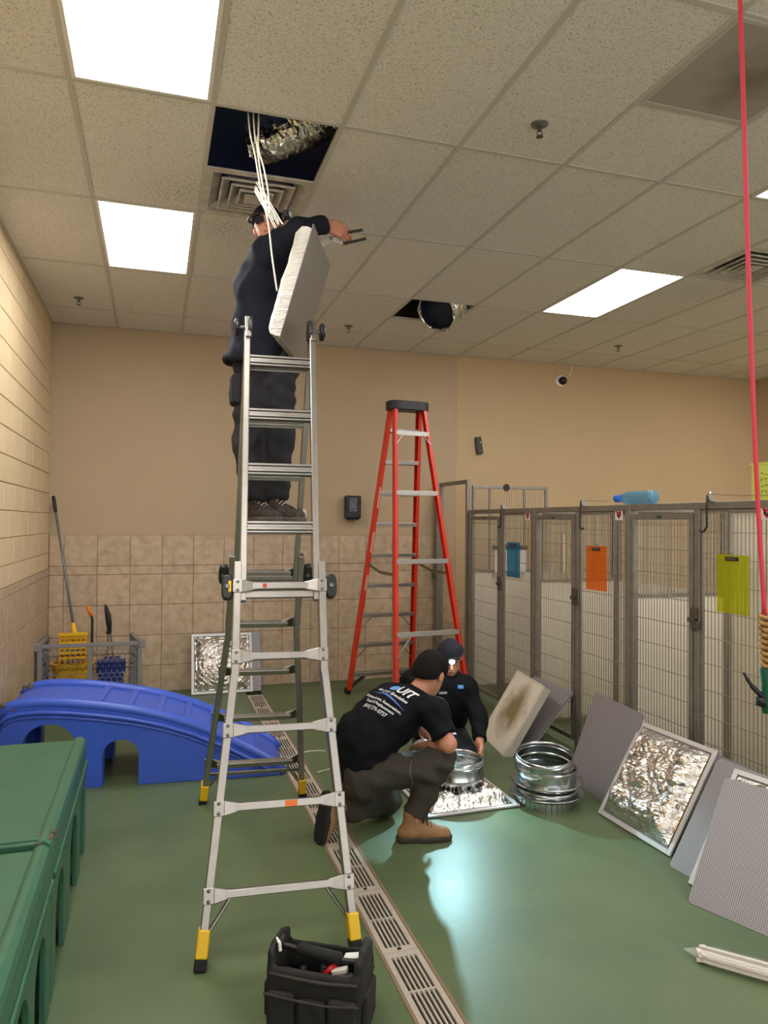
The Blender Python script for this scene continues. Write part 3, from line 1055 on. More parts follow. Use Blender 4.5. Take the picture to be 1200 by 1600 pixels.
def step_ladder():
    A0, A1, B0, B1 = V(1.844, 7.065, 0), V(2.101, 6.54, 2.80), V(1.951, 5.877, 0), V(2.111, 6.446, 2.80)
    C0, C1, D0, D1 = V(2.561, 7.14, 0), V(2.418, 6.573, 2.80), V(2.701, 5.955, 0), V(2.428, 6.479, 2.80)
    e = unit(V(.9946, .1038, 0))
    n = V(-e[1], e[0], 0)
    M_fib = mat('orange_red_fibreglass', srgb(214, 52, 26), .4, var=.1, vscale=8)
    root = thing('step_ladder', 'tall red fibreglass step ladder with a black top cap, behind the crouching men', 'ladder', (2.26, 6.5, 0))
    lerp = lambda P, Q, z: P + (Q - P) * (z / 2.80)
    for P, Q, w, d in ((A0, A1, .030, .074), (C0, C1, .030, .074), (B0, B1, .030, .060), (D0, D1, .030, .060)):
        dr = unit(Q - P)
        nn = unit(n - dr * np.dot(n, dr))
        m = MB()
        m.bar(P + dr * .03, Q, w * .3, d, np.cross(dr, nn))
        s_ = 1 if (P is A0 or P is B0) else -1
        for q in (-1, 1):                                  # channel flanges
            m.bar(P + dr * .03 + nn * q * (d / 2 - .003) + np.cross(nn, dr) * -s_ * 0 + e * s_ * w * .45, Q + nn * q * (d / 2 - .003) + e * s_ * w * .45, .006, w, nn)
        rl = m.build('rail', M_fib, root, bevel=.002)
        MB().bar(P, P + dr * .05, .042, d + .014, e).build('foot', M_rubber, rl, bevel=.004)
    for k in range(9):
        z = 2.60 - .299 * k
        a, c = lerp(A0, A1, z), lerp(C0, C1, z)
        st = MB().bar(a + e * .02, c - e * .02, .085, .012, n)
        st.bar(a + e * .02 + n * .038 - V(0, 0, .014), c - e * .02 + n * .038 - V(0, 0, .014), .006, .034, n)
        st.bar(a + e * .02 - n * .038 - V(0, 0, .014), c - e * .02 - n * .038 - V(0, 0, .014), .006, .034, n)
        sp = st.build('step', M_alu, root, bevel=.002)
        if k >= 6:
            for P, P0_, P1_, s_ in ((a, A0, A1, 1), (c, C0, C1, -1)):
                low = lerp(P0_, P1_, max(.06, z - .17))
                if k == 8:
                    MB().bar(P + e * s_ * .17 - V(0, 0, .02), low + e * s_ * .02, .055, .014, n).build('gusset', M_black, sp)
                else:
                    MB().bar(P + e * s_ * .15 - V(0, 0, .02), low + e * s_ * .02, .022, .005, n).build('step_brace', M_alu, sp)
    for k, z in enumerate((2.545, 1.985, 1.365, .735)):
        b_, d_ = lerp(B0, B1, z), lerp(D0, D1, z)
        bb = MB().bar(b_ + e * .012 - n * .03, d_ - e * .012 - n * .03, .042, .006, V(0, 0, 1)).bar(b_ + e * .012 - n * .022 + V(0, 0, .018), d_ - e * .012 - n * .022 + V(0, 0, .018), .02, .006, n)
        br = bb.build('rear_brace', M_alu_matt, root, bevel=.0015)
        if k in (0, 3):
            q = .10 if k == 0 else .19
            for P, P0_, P1_, s_ in ((b_, B0, B1, 1), (d_, D0, D1, -1)):
                MB().bar(P + e * s_ * (.07 if k == 0 else .15) - n * .028 - V(0, 0, .015), lerp(P0_, P1_, z - q) + e * s_ * .012 - n * .028, .026, .005, n).build('diagonal_strap', M_alu_matt, br)
    for P0_, P1_, Q0_, Q1_ in ((A0, A1, B0, B1), (C0, C1, D0, D1)):
        a, b_ = lerp(P0_, P1_, 1.32), lerp(Q0_, Q1_, 1.25)
        m_ = (a + b_) / 2 - V(0, 0, .035)
        MB().bar(a, m_, .028, .006, V(0, 0, 1)).bar(m_, b_, .028, .006, V(0, 0, 1)).build('spreader', mat('spreader_brass', srgb(128, 108, 72), .5, .4), root)
    cc = (A1 + B1 + C1 + D1) / 4
    cp = MB()
    poly = []
    for a in range(24):
        t = 2 * PI * a / 24
        sx, sy = math.cos(t), math.sin(t)
        poly.append((math.copysign(abs(sx) ** .5, sx) * .205, math.copysign(abs(sy) ** .5, sy) * .095))
    cp.prism(poly, cc + V(0, 0, -.03), e, n, V(0, 0, 1), .085)
    cap = cp.build('top_cap', M_black, root, bevel=.008)
    MB().prism([(x * .62, y * .6) for x, y in poly], cc + V(0, 0, .0545), e, n, V(0, 0, 1), .004).build('cap_tray', M_rubber, cap)
    # stickers on the near-left rail
    for z0, z1 in ((1.85, 2.05), (1.42, 1.62), (1.05, 1.2)):
        p, q = lerp(A0, A1, z0), lerp(A0, A1, z1)
        MB().bar(p - n * .039 + e * .012, q - n * .039 + e * .012, .016, .001, e).build('rail_sticker', mat('sticker_pale', srgb(226, 170, 150), .5), root)
step_ladder()

# ================================================================== KENNELS
KX = 3.064
M_kframe = mat('kennel_tube', srgb(150, 144, 134), .45, .5, var=.25, vscale=14)
M_wire = mat('kennel_wire', srgb(168, 158, 140), .4, .5)
M_kpanel = mat('kennel_panel', srgb(236, 228, 208), .5, var=.08, vscale=4)
KH = 1.835
def wires(plane, a0, a1, z0, z1, axis='y', step=.0285, rowstep=.152, r=.0021):
    m = MB()
    n = int((a1 - a0) / step)
    for k in range(1, n + 1):
        a = a0 + (a1 - a0) * k / (n + 1)
        if axis == 'y':
            m.box((plane - r, a - r, z0), (plane + r, a + r, z1))
        else:
            m.box((a - r, plane - r, z0), (a + r, plane + r, z1))
    z = z0 + rowstep * .6
    while z < z1:
        if axis == 'y':
            m.box((plane - 3 * r, a0, z - r), (plane - r, a1, z + r))
        else:
            m.box((a0, plane - 3 * r, z - r), (a1, plane - r, z + r))
        z += rowstep
    return m
def tube_frame(x0, y0, x1, y1, z0, z1, w):
    """rectangular tube frame between two plan points"""
    m = MB()
    d = unit(V(x1 - x0, y1 - y0, 0))
    s = V(-d[1], d[0], 0)
    P, Q = V(x0, y0, 0), V(x1, y1, 0)
    for A in (P + d * w / 2, Q - d * w / 2):
        m.bar(A + V(0, 0, z0), A + V(0, 0, z1), w, w, s)
    for z in (z0 + w / 2, z1 - w / 2):
        m.bar(P + d * w + V(0, 0, z), Q - d * w + V(0, 0, z), w, w, s)
    return m
KLAB = [''] * 3
KLAB[0] = 'wire kennel run farthest back, with the teal clipboard on it'
KLAB[1] = 'middle wire kennel run, with the orange clipboard on it'
KLAB[2] = 'nearest wire kennel run, with the yellow clipboard on it'
BAYS = [(6.79, 6.097, 5.495), (5.495, 4.826, 4.20), (4.20, 3.545, 2.955)]
KD = .80
for bi, (ya, ym, yb_) in enumerate(BAYS):
    root = thing('kennel_run', KLAB[bi], 'kennel', (KX + .3, (ya + yb_) / 2, 0), 'wire kennel runs along the right')
    p = MB().box((KX - .026, ya - .026, 0), (KX + .026, ya + .026, KH + .012))
    p.build('post', M_kframe, root, bevel=.006)
    MB().box((KX - .020, ym - .022, 0), (KX + .020, ym + .022, KH)).build('latch_post', M_kframe, root, bevel=.005)
    if bi == 2:
        MB().box((KX - .026, yb_ - .026, 0), (KX + .026, yb_ + .026, KH + .012)).build('post', M_kframe, root, bevel=.006)
    MB().box((KX - .022, yb_ + .026, KH - .03), (KX + .022, ya - .026, KH + .012)).build('top_rail', M_kframe, root, bevel=.004)
    # gate
    g0, g1 = ym + .03, ya - .032
    gt = tube_frame(KX - .006, g0, KX - .006, g1, .07, KH - .055, .034).build('gate', M_kframe, root, bevel=.004)
    wires(KX - .006, g0 + .034, g1 - .034, .10, KH - .09).build('wire_mesh', M_wire, gt)
    bd = MB()
    gc = (g0 + g1) / 2
    bd.lathe((KX - .026, gc, KH - .072), [(.001, .003), (.022, .003), (.026, .0), (.001, 0)], 14, ax=V(-1, 0, 0))
    bd.v = [(x, y, KH - .072 + (z - KH + .072) * .4) for x, y, z in bd.v]
    bd.build('maker_plate', mat('badge_green', srgb(50, 84, 76), .4), gt)
    lt = MB()
    zl = 1.15
    lt.box((KX - .040, ym - .03, zl - .055), (KX - .018, ym + .03, zl + .0)).box((KX - .046, ym - .024, zl + .012), (KX - .018, ym + .026, zl + .075)).box((KX - .05, ym - .006, zl - .01), (KX - .03, ym + .044, zl + .018))
    lt.build('latch', mat('latch_cast', srgb(92, 82, 72), .5, .4), gt, bevel=.006)
    # fixed wire panel beside the gate
    f0, f1 = yb_ + .03, ym - .026
    fp = tube_frame(KX, f0 - .004, KX, f1 + .004, .05, KH - .03, .018).build('front_panel', M_kframe, root, bevel=.003)
    wires(KX - .008, f0, f1, .06, KH - .035).build('wire_mesh', M_wire, fp)
    # divider to the next run: solid below, wire above (far side of this run)
    yd = ya if bi else ya
    if bi:
        dv = tube_frame(KX + .03, yd, KX + KD, yd, .03, KH - .01, .028).build('divider', M_kframe, root, bevel=.003)
        MB().box((KX + .058, yd - .006, .06), (KX + KD - .028, yd + .006, 1.22)).build('solid_sheet', M_kpanel, dv)
        MB().box((KX + .058, yd - .012, 1.215), (KX + KD - .028, yd + .012, 1.24)).build('divider_rail', M_kframe, dv)
        wires(yd, KX + .058, KX + KD - .028, 1.24, KH - .04, 'x', rowstep=.11).build('wire_mesh', M_wire, dv)
    # back of the run
    bk = tube_frame(KX + KD, yb_ + .03, KX + KD, ya - .03, .03, KH - .01, .028).build('back_panel', M_kframe, root, bevel=.003)
    top = KH - .04 if bi == 2 else 1.22
    MB().box((KX + KD - .006, yb_ + .058, .06), (KX + KD + .006, ya - .058, top)).build('solid_sheet', M_kpanel, bk)
    if bi < 2:
        wires(KX + KD, yb_ + .058, ya - .058, 1.22, KH - .04, rowstep=.11).build('wire_mesh', M_wire, bk)
# near divider of the last run
dv = tube_frame(KX + .03, 2.955, KX + KD, 2.955, .03, KH - .01, .028).build('kennel_divider', M_kframe, label='kennel side divider at the right edge of the photo', cat='kennel')
MB().box((KX + .058, 2.949, .06), (KX + KD - .028, 2.961, 1.22)).build('solid_sheet', M_kpanel, dv)
# tall end panel on the far side and the open frame to the wall
root = thing('kennel_end_panel', 'taller wire side panel standing behind the farthest kennel gate', 'kennel', (3.5, 6.80, 0))
m = tube_frame(KX + .03, 6.84, 3.96, 6.84, .03, 2.10, .03)
for x in (3.29, 3.687):
    m.bar((x, 6.84, 1.2), (x, 6.84, 2.08), .022, .022, V(1, 0, 0))
m.bar((KX + .06, 6.84, 1.22), (3.93, 6.84, 1.22), .028, .028, V(0, 0, 1))
m.build('panel_frame', M_galv, root, bevel=.003)
MB().box((KX + .06, 6.834, .06), (3.93, 6.846, 1.21)).build('solid_sheet', M_kpanel, root)
wires(6.84, KX + .06, 3.93, 1.23, 2.07, 'x', rowstep=.16).build('wire_mesh', M_wire, root)
MB().lathe((3.47, 6.822, 2.085), [(.001, .003), (.035, .003), (.04, 0), (.001, 0)], 14, ax=V(0, -1, 0)).build('maker_plate', M_black, root)
root = thing('passage_frame', 'open grey tube doorway between the kennels and the back wall', 'door frame', (KX, 7.2, 0))
MB().box((KX - .03, 6.842, 0), (KX + .012, 6.885, 2.16)).build('post', M_kframe, root, bevel=.004)
MB().box((KX - .03, 7.575, 0), (KX + .012, 7.618, 2.16)).build('post', M_kframe, root, bevel=.004)
MB().box((KX - .03, 6.885, 2.12), (KX + .012, 7.575, 2.16)).build('lintel', M_kframe, root, bevel=.004)
MB().box((KX - .075, 7.56, 0), (KX - .035, 7.63, 2.14)).build('jamb', M_galv, root, bevel=.004)
h_ = MB().box((KX - .10, 7.55, 1.25), (KX - .075, 7.60, 1.30)).box((KX - .12, 7.55, 1.10), (KX - .075, 7.60, 1.16))
h_.build('strike', mat('latch_cast', srgb(92, 82, 72)), root, bevel=.004)

# ---- hooks clamped on the top rail
def gate_hook(y, label, sy):
    t = thing('gate_hook', label, 'hook', (KX - .03, y, KH + .012), 'hooks clamped on the kennel top rail')
    MB().box((KX - .045, y - .018, KH + .012), (KX + .012, y + .018, KH + .024)).box((KX - .05, y - .012, KH + .024), (KX - .02, y + .012, KH + .052)).lathe((KX - .035, y, KH + .058), [(.001, -.01), (.010, -.008), (.012, 0), (.010, .008), (.001, .01)], 10, ax=V(1, 0, 0)).build('clamp', mat('clamp_steel', srgb(170, 168, 160), .3, .8), t, bevel=.002)
    MB().tube([(KX - .05, y, KH + .045), (KX - .056, y, KH - .02), (KX - .058, y - sy * .004, KH - .13), (KX - .06, y + sy * .012, KH - .155), (KX - .06, y + sy * .03, KH - .163), (KX - .06, y + sy * .055, KH - .150)], .0065, 8).build('hook_rod', mat('hook_black', srgb(40, 36, 32), .5), t, smooth=True)
    return t
gate_hook(6.02, 'black hook clamped on the rail above the teal clipboard', 1)
gate_hook(4.72, 'black hook clamped on the rail above the orange clipboard', -1)
gate_hook(3.42, 'black hook clamped on the rail above the yellow clipboard', 1)
MB().tube([(KX - .035, 4.72, KH + .052), (KX - .03, 4.55, KH + .045), (KX - .02, 4.42, KH + .04)], .0016, 6).build('steel_cable', M_bolt, label='thin cable running from the middle hook to the bottle', cat='cable')
MB().tube([(KX - .035, 3.42, KH + .055), (KX - .03, 3.2, KH + .04), (KX - .02, 3.0, KH + .036)], .0016, 6).build('steel_cable', M_bolt, label='thin cable running right from the nearest hook', cat='cable')

# ---- clipboards
def clipboard(y0, y1, z0, z1, col, label):
    """hung on the wires; y0 > y1"""
    t = thing('clipboard', label, 'clipboard', (KX - .03, (y0 + y1) / 2, z0), 'clipboards hung on the kennel fronts')
    x = KX - .022
    cm = clear_mat('acrylic_' + label.split()[0], col, .36)
    MB().box((x - .003, y1, z0), (x, y0, z1)).build('board', cm, t, bevel=.0012)
    yc = (y0 + y1) / 2
    MB().box((x - .014, yc - .045, z1 - .034), (x - .003, yc + .045, z1 - .012)).build('clip', M_black, t, bevel=.003)
    MB().box((x - .0155, yc - .036, z1 - .029), (x - .014, yc + .036, z1 - .018)).build('clip_plate', M_bolt, t)
    MB().tube([(x - .004, yc, z1 - .012), (x - .008, yc, z1 + .01), (x - .002, yc, z1 + .018), (x + .016, yc, z1 + .012)], .0022, 6).build('hanging_loop', M_bolt, t)
clipboard(5.96, 5.715, 1.235, 1.545, srgb(20, 150, 190), 'teal see-through clipboard hanging on the farthest kennel')
clipboard(4.685, 4.43, 1.235, 1.555, srgb(250, 140, 20), 'orange see-through clipboard hanging on the middle kennel')
clipboard(3.375, 3.14, 1.225, 1.55, srgb(214, 214, 10), 'yellow see-through clipboard hanging on the nearest kennel')
# papers on a dark rail behind the teal clipboard
t = thing('paper_rack', 'white sheets under a black rail inside the farthest kennel', 'paper', (3.49, 6.80, 1.2))
MB().box((3.30, 6.775, 1.44), (3.69, 6.80, 1.485)).build('rail', M_black, t, bevel=.003)
for xx, zz in ((3.32, 1.20), (3.45, 1.22), (3.57, 1.21)):
    MB().box((xx, 6.782, zz), (xx + .105, 6.785, 1.45)).build('paper_sheet', mat('paper_white', srgb(232, 230, 224), .7), t)
# plain strip of wood seen inside the middle kennel
MB().box((KX + .24, 5.45, 1.30), (KX + .265, 5.475, 1.62)).build('wooden_stick', mat('pale_wood', srgb(214, 194, 158), .6), label='pale stick tied upright on the divider behind the middle gate', cat='stick', bevel=.003)

# ---- number cards with a red paw
def paw_card(y, num, label):
    t = thing('paw_card', label, 'sign', (KX - .02, y, 1.75), 'white paw cards on the kennel fronts')
    x = KX - .0165
    MB().box((x - .002, y - .042, 1.742), (x, y + .042, 1.832)).build('card', mat('card_white', srgb(236, 228, 222), .5), t, bevel=.0008)
    R_ = mat('paw_red', srgb(186, 34, 40), .5)
    pm = MB()
    def disc(cy, cz, ry, rz):
        pm.prism([(math.cos(a * PI / 8) * ry, math.sin(a * PI / 8) * rz) for a in range(16)], (x - .0022, y - cy, 1.787 + cz), V(0, -1, 0), V(0, 0, 1), V(-1, 0, 0), .0008)
    disc(-.022, .014, .008, .010); disc(0, .027, .009, .011); disc(.022, .014, .008, .010)
    disc(0, -.002, .024, .017); disc(0, -.020, .013, .014); disc(-.011, -.010, .012, .012); disc(.011, -.010, .012, .012)
    pw = pm.build('paw_print', R_, t)
    text_mb(num, .022, (x - .0036, y, 1.781), V(0, -1, 0), V(0, 0, 1), V(-1, 0, 0), .0002).build('number', mat('card_white', srgb(236, 228, 222)), pw)
paw_card(5.59, '35', 'small white card with a red paw at the top of the farthest kennel')
paw_card(4.30, '36', 'small white card with a red paw on the middle kennel')
paw_card(3.025, '37', 'white card with a red paw cut off by the right edge')

# ---- handwritten note standing on the rail
t = thing('paper_note', 'yellow-green paper note with handwriting on the rail at the right edge', 'note', (KX, 3.06, KH + .012))
M_note = mat('note_paper', srgb(214, 226, 106), .7)
m = MB().box((KX - .012, 2.95, KH + .012), (KX - .010, 3.135, 2.035)).box((KX - .016, 2.94, 2.035), (KX - .006, 3.145, 2.046))
m.build('sheet', M_note, t)
wr = MB()
rng = random.Random(4)
for row in range(4):
    y = 3.10
    z = 1.985 - row * .032
    while y > 2.97:
        P = [(KX - .0135, y - k * .004, z + rng.uniform(-.009, .011)) for k in range(5)]
        wr.tube(P, .0011, 4)
        y -= .028
wr.build('handwriting', M_black, t)

# ---- water bottle lying on the rail
t = thing('water_bottle', 'clear blue plastic bottle lying on its side on the kennel rail', 'bottle', (KX, 4.15, KH + .012))
zb = KH + .012 + .045
M_pet = clear_mat('bottle_blue', srgb(120, 190, 226), .34)
b_ = MB().lathe((KX, 3.95, zb), [(.001, 0), (.040, .002), (.044, .012), (.044, .09), (.041, .10), (.044, .11), (.044, .27), (.036, .31), (.020, .345), (.016, .365)], 20, ax=V(0, 1, 0)).build('bottle_body', M_pet, t, smooth=True)
MB().lathe((KX, 4.315, zb), [(.001, .045), (.024, .045), (.027, .04), (.027, .002), (.001, 0)], 16, ax=V(0, 1, 0)).build('cap', mat('cap_blue', srgb(40, 110, 214), .4), t, bevel=.003)

# ================================================================== WALL FITTINGS
t = thing('soap_dispenser', 'black wall dispenser with a silver label between the two ladders', 'dispenser', (2.03, YB, 1.75))
MB().box((1.945, YB - .10, 1.755), (2.115, YB - .003, 2.0)).build('case', M_black, t, bevel=.014)
MB().box((1.985, YB - .103, 1.83), (2.065, YB - .0995, 1.975)).build('label', mat('disp_label', srgb(120, 122, 128), .35, .4, var=.6, vscale=60, col2=srgb(40, 40, 46)), t)
MB().box((1.965, YB - .09, 1.738), (2.095, YB - .02, 1.757)).build('push_bar', M_rubber, t, bevel=.004)
t = thing('wall_sensor', 'slim dark grey device fixed on the wall above the kennels', 'sensor', (3.53, YB, 2.5))
q = MB().obox((3.535, YB - .02, 2.605), unit(V(1, 0, .14)), unit(V(-.14, 0, 1)), V(0, -1, 0), .037, .10, .022)
q.build('case', mat('dark_grey_plastic', srgb(62, 58, 56), .5), t, bevel=.012)
MB().lathe((3.545, YB - .042, 2.64), [(.001, .004), (.008, .003), (.009, 0)], 12, ax=V(0, -1, 0)).build('indicator', mat('indicator_grey', srgb(170, 175, 180), .3), t)
t = thing('dome_camera', 'small white dome camera high on the back wall', 'camera', (4.6, YB, 3.37))
MB().lathe((4.60, YB + .008, 3.42), [(.072, 0), (.072, .025), (.062, .04), (.045, .045)], 24, ax=V(0, -1, 0)).build('base', M_white, t, smooth=True)
MB().ball((4.612, YB - .045, 3.418), .05, 10).build('dome', mat('dome_black', srgb(26, 26, 30), .12), t, smooth=True)
MB().tube([(4.752, YB - .002, CH), (4.752, YB - .004, 3.56), (4.73, YB - .004, 3.50), (4.68, YB - .006, 3.468), (4.63, YB - .006, 3.455)], .006, 8).build('cable', M_white, t)
t = thing('paper_scrap', 'torn white paper notice on the back wall behind the ladder', 'paper', (1.45, YB, 1.7))
poly = [(1.365, 1.72), (1.365, 1.852), (1.49, 1.856)] + [(1.54 - (.008 if k % 2 else 0), 1.835 - k * .012) for k in range(9)] + [(1.53, 1.72)]
MB().prism([(x - 1.365, z - 1.72) for x, z in poly], (1.365, YB + .0115, 1.72), V(1, 0, 0), V(0, 0, 1), V(0, -1, 0), .002).build('sheet', mat('paper_white', srgb(232, 230, 224)), t)

# ================================================================== LAY-IN PANELS
M_perf = dots('perforated_grey', srgb(172, 168, 172), srgb(104, 100, 102), 110, .34, .45, .15)
M_rim = mat('panel_rim', srgb(206, 204, 202), .4, .2)
def frame_of(bx, by, a, lean):
    e = V(math.cos(a), math.sin(a), 0)
    n = V(-e[1], e[0], 0)
    up = math.cos(lean) * V(0, 0, 1) + math.sin(lean) * n
    return V(bx, by, 0), e, up, np.cross(e, up)            # last: outward normal towards the room
def rounded(w, h, r):
    P = []
    for cx, cy, a0 in ((w - r, h - r, 0), (r, h - r, 90), (r, r, 180), (w - r, r, 270)):
        for k in range(4):
            a = math.radians(a0 + k * 30)
            P.append((cx + math.cos(a) * r, cy + math.sin(a) * r))
    return P
def grey_panel(bx, by, a, lean, label, s=.6):
    o, e, up, n = frame_of(bx, by, a, lean)
    o = o + up * .002
    root = thing('perforated_panel', label, 'panel', o, 'grey perforated ceiling panels leaning on the kennels')
    MB().prism(rounded(s, s, .018), o - n * .006, e, up, n, .006).build('sheet', M_perf, root, uv=(o, e, up))
    fr = MB()
    for p, q in (((.004, 0), (.004, s)), ((s - .004, 0), (s - .004, s)), ((0, .004), (s, .004)), ((0, s - .004), (s, s - .004))):
        fr.bar(o + e * (p[0] * .97 + .009) + up * (p[1] * .97 + .009) - n * .012, o + e * (q[0] * .97 + .009) + up * (q[1] * .97 + .009) - n * .012, .010, .012, n)
    fr.build('back_flange', M_rim, root)
    return root
def foil_skin(o, e, up, n, s, depth, seed, inset=.035, slope=.13, amp=.015, nu=54, swirl=False):
    rng = random.Random(seed)
    off = Vector((rng.uniform(0, 50), rng.uniform(0, 50), rng.uniform(0, 50)))
    def fn(u, v):
        x, y = inset + (s - 2 * inset) * u, inset + (s - 2 * inset) * v
        dd = min(u, v, 1 - u, 1 - v) / slope
        t = max(0, min(1, dd))
        h = depth * t * t * (3 - 2 * t)
        p = Vector((x * 9, y * 9, 0)) + off
        c = 1.5 * abs(noise.noise(p * .8)) + .8 * abs(noise.noise(p * 2.1)) + .25 * abs(noise.noise(p * 4.6))
        if swirl:
            r_ = math.hypot(x - s / 2, y - s / 2)
            c = c * .6 + .35 * math.sin(r_ * 150 + 3 * noise.noise(p * .5))
        h += amp * (c - .3) * (.35 + .65 * t) * (1 if 0 < u < 1 and 0 < v < 1 else 0) * 1.6
        return o + e * x + up * y + n * max(h, -.002)
    return MB().grid(fn, nu, nu)
def foil_panel(o, e, up, n, label, seed, s=.6, depth=.07, swirl=False, group='foil-backed ceiling panels', face=True):
    root = thing('insulated_panel', label, 'panel', o, group, 'thing')
    fr = MB()
    w = .026
    for p, q in (((w / 2, 0), (w / 2, s)), ((s - w / 2, 0), (s - w / 2, s)), ((w, w / 2), (s - w, w / 2)), ((w, s - w / 2), (s - w, s - w / 2))):
        fr.bar(o + e * p[0] + up * p[1], o + e * q[0] + up * q[1], w, .010, np.cross(n, unit((q[0] - p[0]) * e + (q[1] - p[1]) * up)))
    fr.build('rim', M_rim, root, bevel=.002)
    foil_skin(o + n * .004, e, up, n, s, depth, seed, swirl=swirl).build('foil_backing', M_foil, root)
    MB().prism(rounded(s, s, .01), o - n * .008, e, up, n, .003).build('face_sheet', M_perf, root, uv=(o, e, up))
    return root
def leaning(*a):
    o, e, up, n = frame_of(*a)
    return o + up * .006, e, up, n
# stained white panel and its box
o, e, up, n = frame_of(2.537, 5.428, -1.72, .547)
t = thing('stained_panel', 'white panel with a brown dirt stain, leaning in front of a grey panel', 'panel', o)
M_stain = dots('stained_face', srgb(236, 226, 208), srgb(228, 218, 200), 120, .3, .5, dirt=(.31, .32, .08, .25, srgb(136, 112, 74), .95))
MB().prism(rounded(.6, .6, .006), o - n * .004, e, up, n, .004).build('face', M_stain, t, uv=(o, e, up))
bx = MB()
bx.obox(o + e * .3 + up * .3 - n * .034, e, up, n, .296, .296, .030)
bx.build('back_box', mat('panel_back_white', srgb(196, 188, 172), .5), t, bevel=.006)
fr = MB()
for p, q in (((.009, 0), (.009, .6)), ((.591, 0), (.591, .6)), ((.018, .009), (.582, .009)), ((.018, .591), (.582, .591))):
    fr.bar(o + e * p[0] + up * p[1], o + e * q[0] + up * q[1], .012, .006, np.cross(n, unit((q[0] - p[0]) * e + (q[1] - p[1]) * up)))
fr.build('edge_frame', mat('panel_edge', srgb(210, 200, 184), .45), t)
grey_panel(2.62, 5.43, -PI / 2, .74, 'grey perforated panel directly behind the stained white panel')
grey_panel(2.68, 4.36, -1.669, .36, 'grey perforated panel between the metal collars and the foil panel')
foil_panel(*leaning(2.517, 3.751, -1.531, .553), 'foil-backed panel leaning on the kennels between grey panels', 11, group='foil-backed ceiling panels', depth=.06)
grey_panel(2.60, 3.72, -1.56, .80, 'grey perforated panel mostly hidden behind the leaning foil panel')
grey_panel(2.478, 3.077, -1.462, .597, 'grey perforated panel just behind the frontmost one at the right')
grey_panel(2.322, 2.758, -1.196, .616, 'frontmost large grey perforated panel at the right edge')
foil_panel(*leaning(2.440, 2.895, -1.37, .615), 'foil panel peeking out between the two frontmost grey panels', 12, depth=.016)
# against the back wall
foil_panel(*leaning(.352, 7.395, -.02, .36), 'foil panel with a swirl pattern leaning on the tiled back wall', 13, depth=.05, swirl=True)
o, e, up, n = frame_of(.44, 7.43, -.02, .33)
t = thing('perforated_panel', 'grey panel behind the swirl foil panel at the back wall', 'panel', o)
MB().prism(rounded(.6, .6, .018), o + up * .004 - n * .006, e, up, n, .006).build('sheet', M_perf, t, uv=(o, e, up))
# flat on the floor with the collar
o = V(1.522, 3.955, .012)
e, up, n = V(.9995, .02, 0), V(-.02, .9995, 0), V(0, 0, 1)
fp = foil_panel(o, e, up, n, 'foil panel lying flat on the floor with a metal collar on it', 14, depth=.065)
M_zinc = mat('zinc_sheet', srgb(196, 200, 202), .22, 1.0, var=.2, vscale=9, bump=.03, bscale=25)
def collar(c, r, h, name='duct_collar', tilt=None):
    ax = unit(tilt) if tilt is not None else V(0, 0, 1)
    return MB().lathe(c, [(r, 0), (r, h * .25), (r * 1.025, h * .30), (r * 1.025, h * .36), (r, h * .41), (r, h * .72), (r * 1.02, h * .75), (r * 1.02, h * .79), (r * .995, h * .82), (r * .985, h)], 40, ax=ax)
cc = o + e * .3 + up * .3 + V(0, 0, .075)
t = thing('duct_collar', 'galvanised round collar standing on the flat foil panel beside the men', 'duct collar', cc, 'galvanised duct collars')
collar(cc, .178, .15).build('sleeve', M_zinc, t, smooth=False, auto=35, solid=.003)
cr = MB()
for k in range(60):
    a = 2 * PI * k / 60
    d = V(math.cos(a), math.sin(a), 0)
    cr.bar(cc + d * .1795 + V(0, 0, .122), cc + d * .177 + V(0, 0, .149), .003, .002, V(-d[1], d[0], 0))
cr.build('crimped_edge', M_zinc, t)
MB().lathe(cc + V(.172 * .5, .172 * .8, .09), [(.02, 0), (.018, .006), (.001, .008)], 12, ax=V(-.5, -.85, 0)).build('damper_boss', M_bolt, t)
sl = MB()
rng = random.Random(9)
for k in range(34):
    a = 2 * PI * k / 34
    d = V(math.cos(a), math.sin(a), 0)
    a += rng.uniform(-.08, .08)
    d = V(math.cos(a), math.sin(a), 0)
    sl.ball(cc + d * (.181 + rng.uniform(0, .008)) + V(0, 0, rng.uniform(-.004, .006)), rng.uniform(.003, .0075), 4, (2.0, 2.0, .6))
sl.build('sealant_ring', mat('sealant_dark', srgb(42, 34, 28), .7), t, smooth=True)
# stacked collars
cs = V(2.315, 4.0, 0)
t = thing('duct_collar', 'lowest collar of the galvanised stack, with slit tabs, on the green floor', 'duct collar', cs, 'galvanised duct collars')
b_ = MB()
for k in range(36):
    a0, a1 = 2 * PI * (k + .12) / 36, 2 * PI * (k + .88) / 36
    r = .183
    P = [cs + V(math.cos(a) * r, math.sin(a) * r, z) for a in (a0, a1) for z in (0.001, .05)]
    b_.add(P, [(0, 2, 3, 1)])
b_.build('slit_tabs', M_zinc, t, solid=.002)
MB().lathe(cs, [(.183, .048), (.183, .066), (.222, .070), (.224, .074), (.222, .078), (.183, .082), (.183, .10)], 40).build('flange', M_zinc, t, auto=35, solid=.002)
t = thing('duct_collar', 'middle collar of the galvanised stack beside the grey panel', 'duct collar', cs + V(0, 0, .10), 'galvanised duct collars')
MB().lathe(cs + V(.006, 0, .10), [(.178, .0), (.178, .03), (.215, .034), (.217, .039), (.215, .044), (.178, .048), (.178, .10), (.183, .105), (.183, .112), (.178, .117), (.178, .12)], 40).build('sleeve', M_zinc, t, auto=35, solid=.002)
tb = MB()
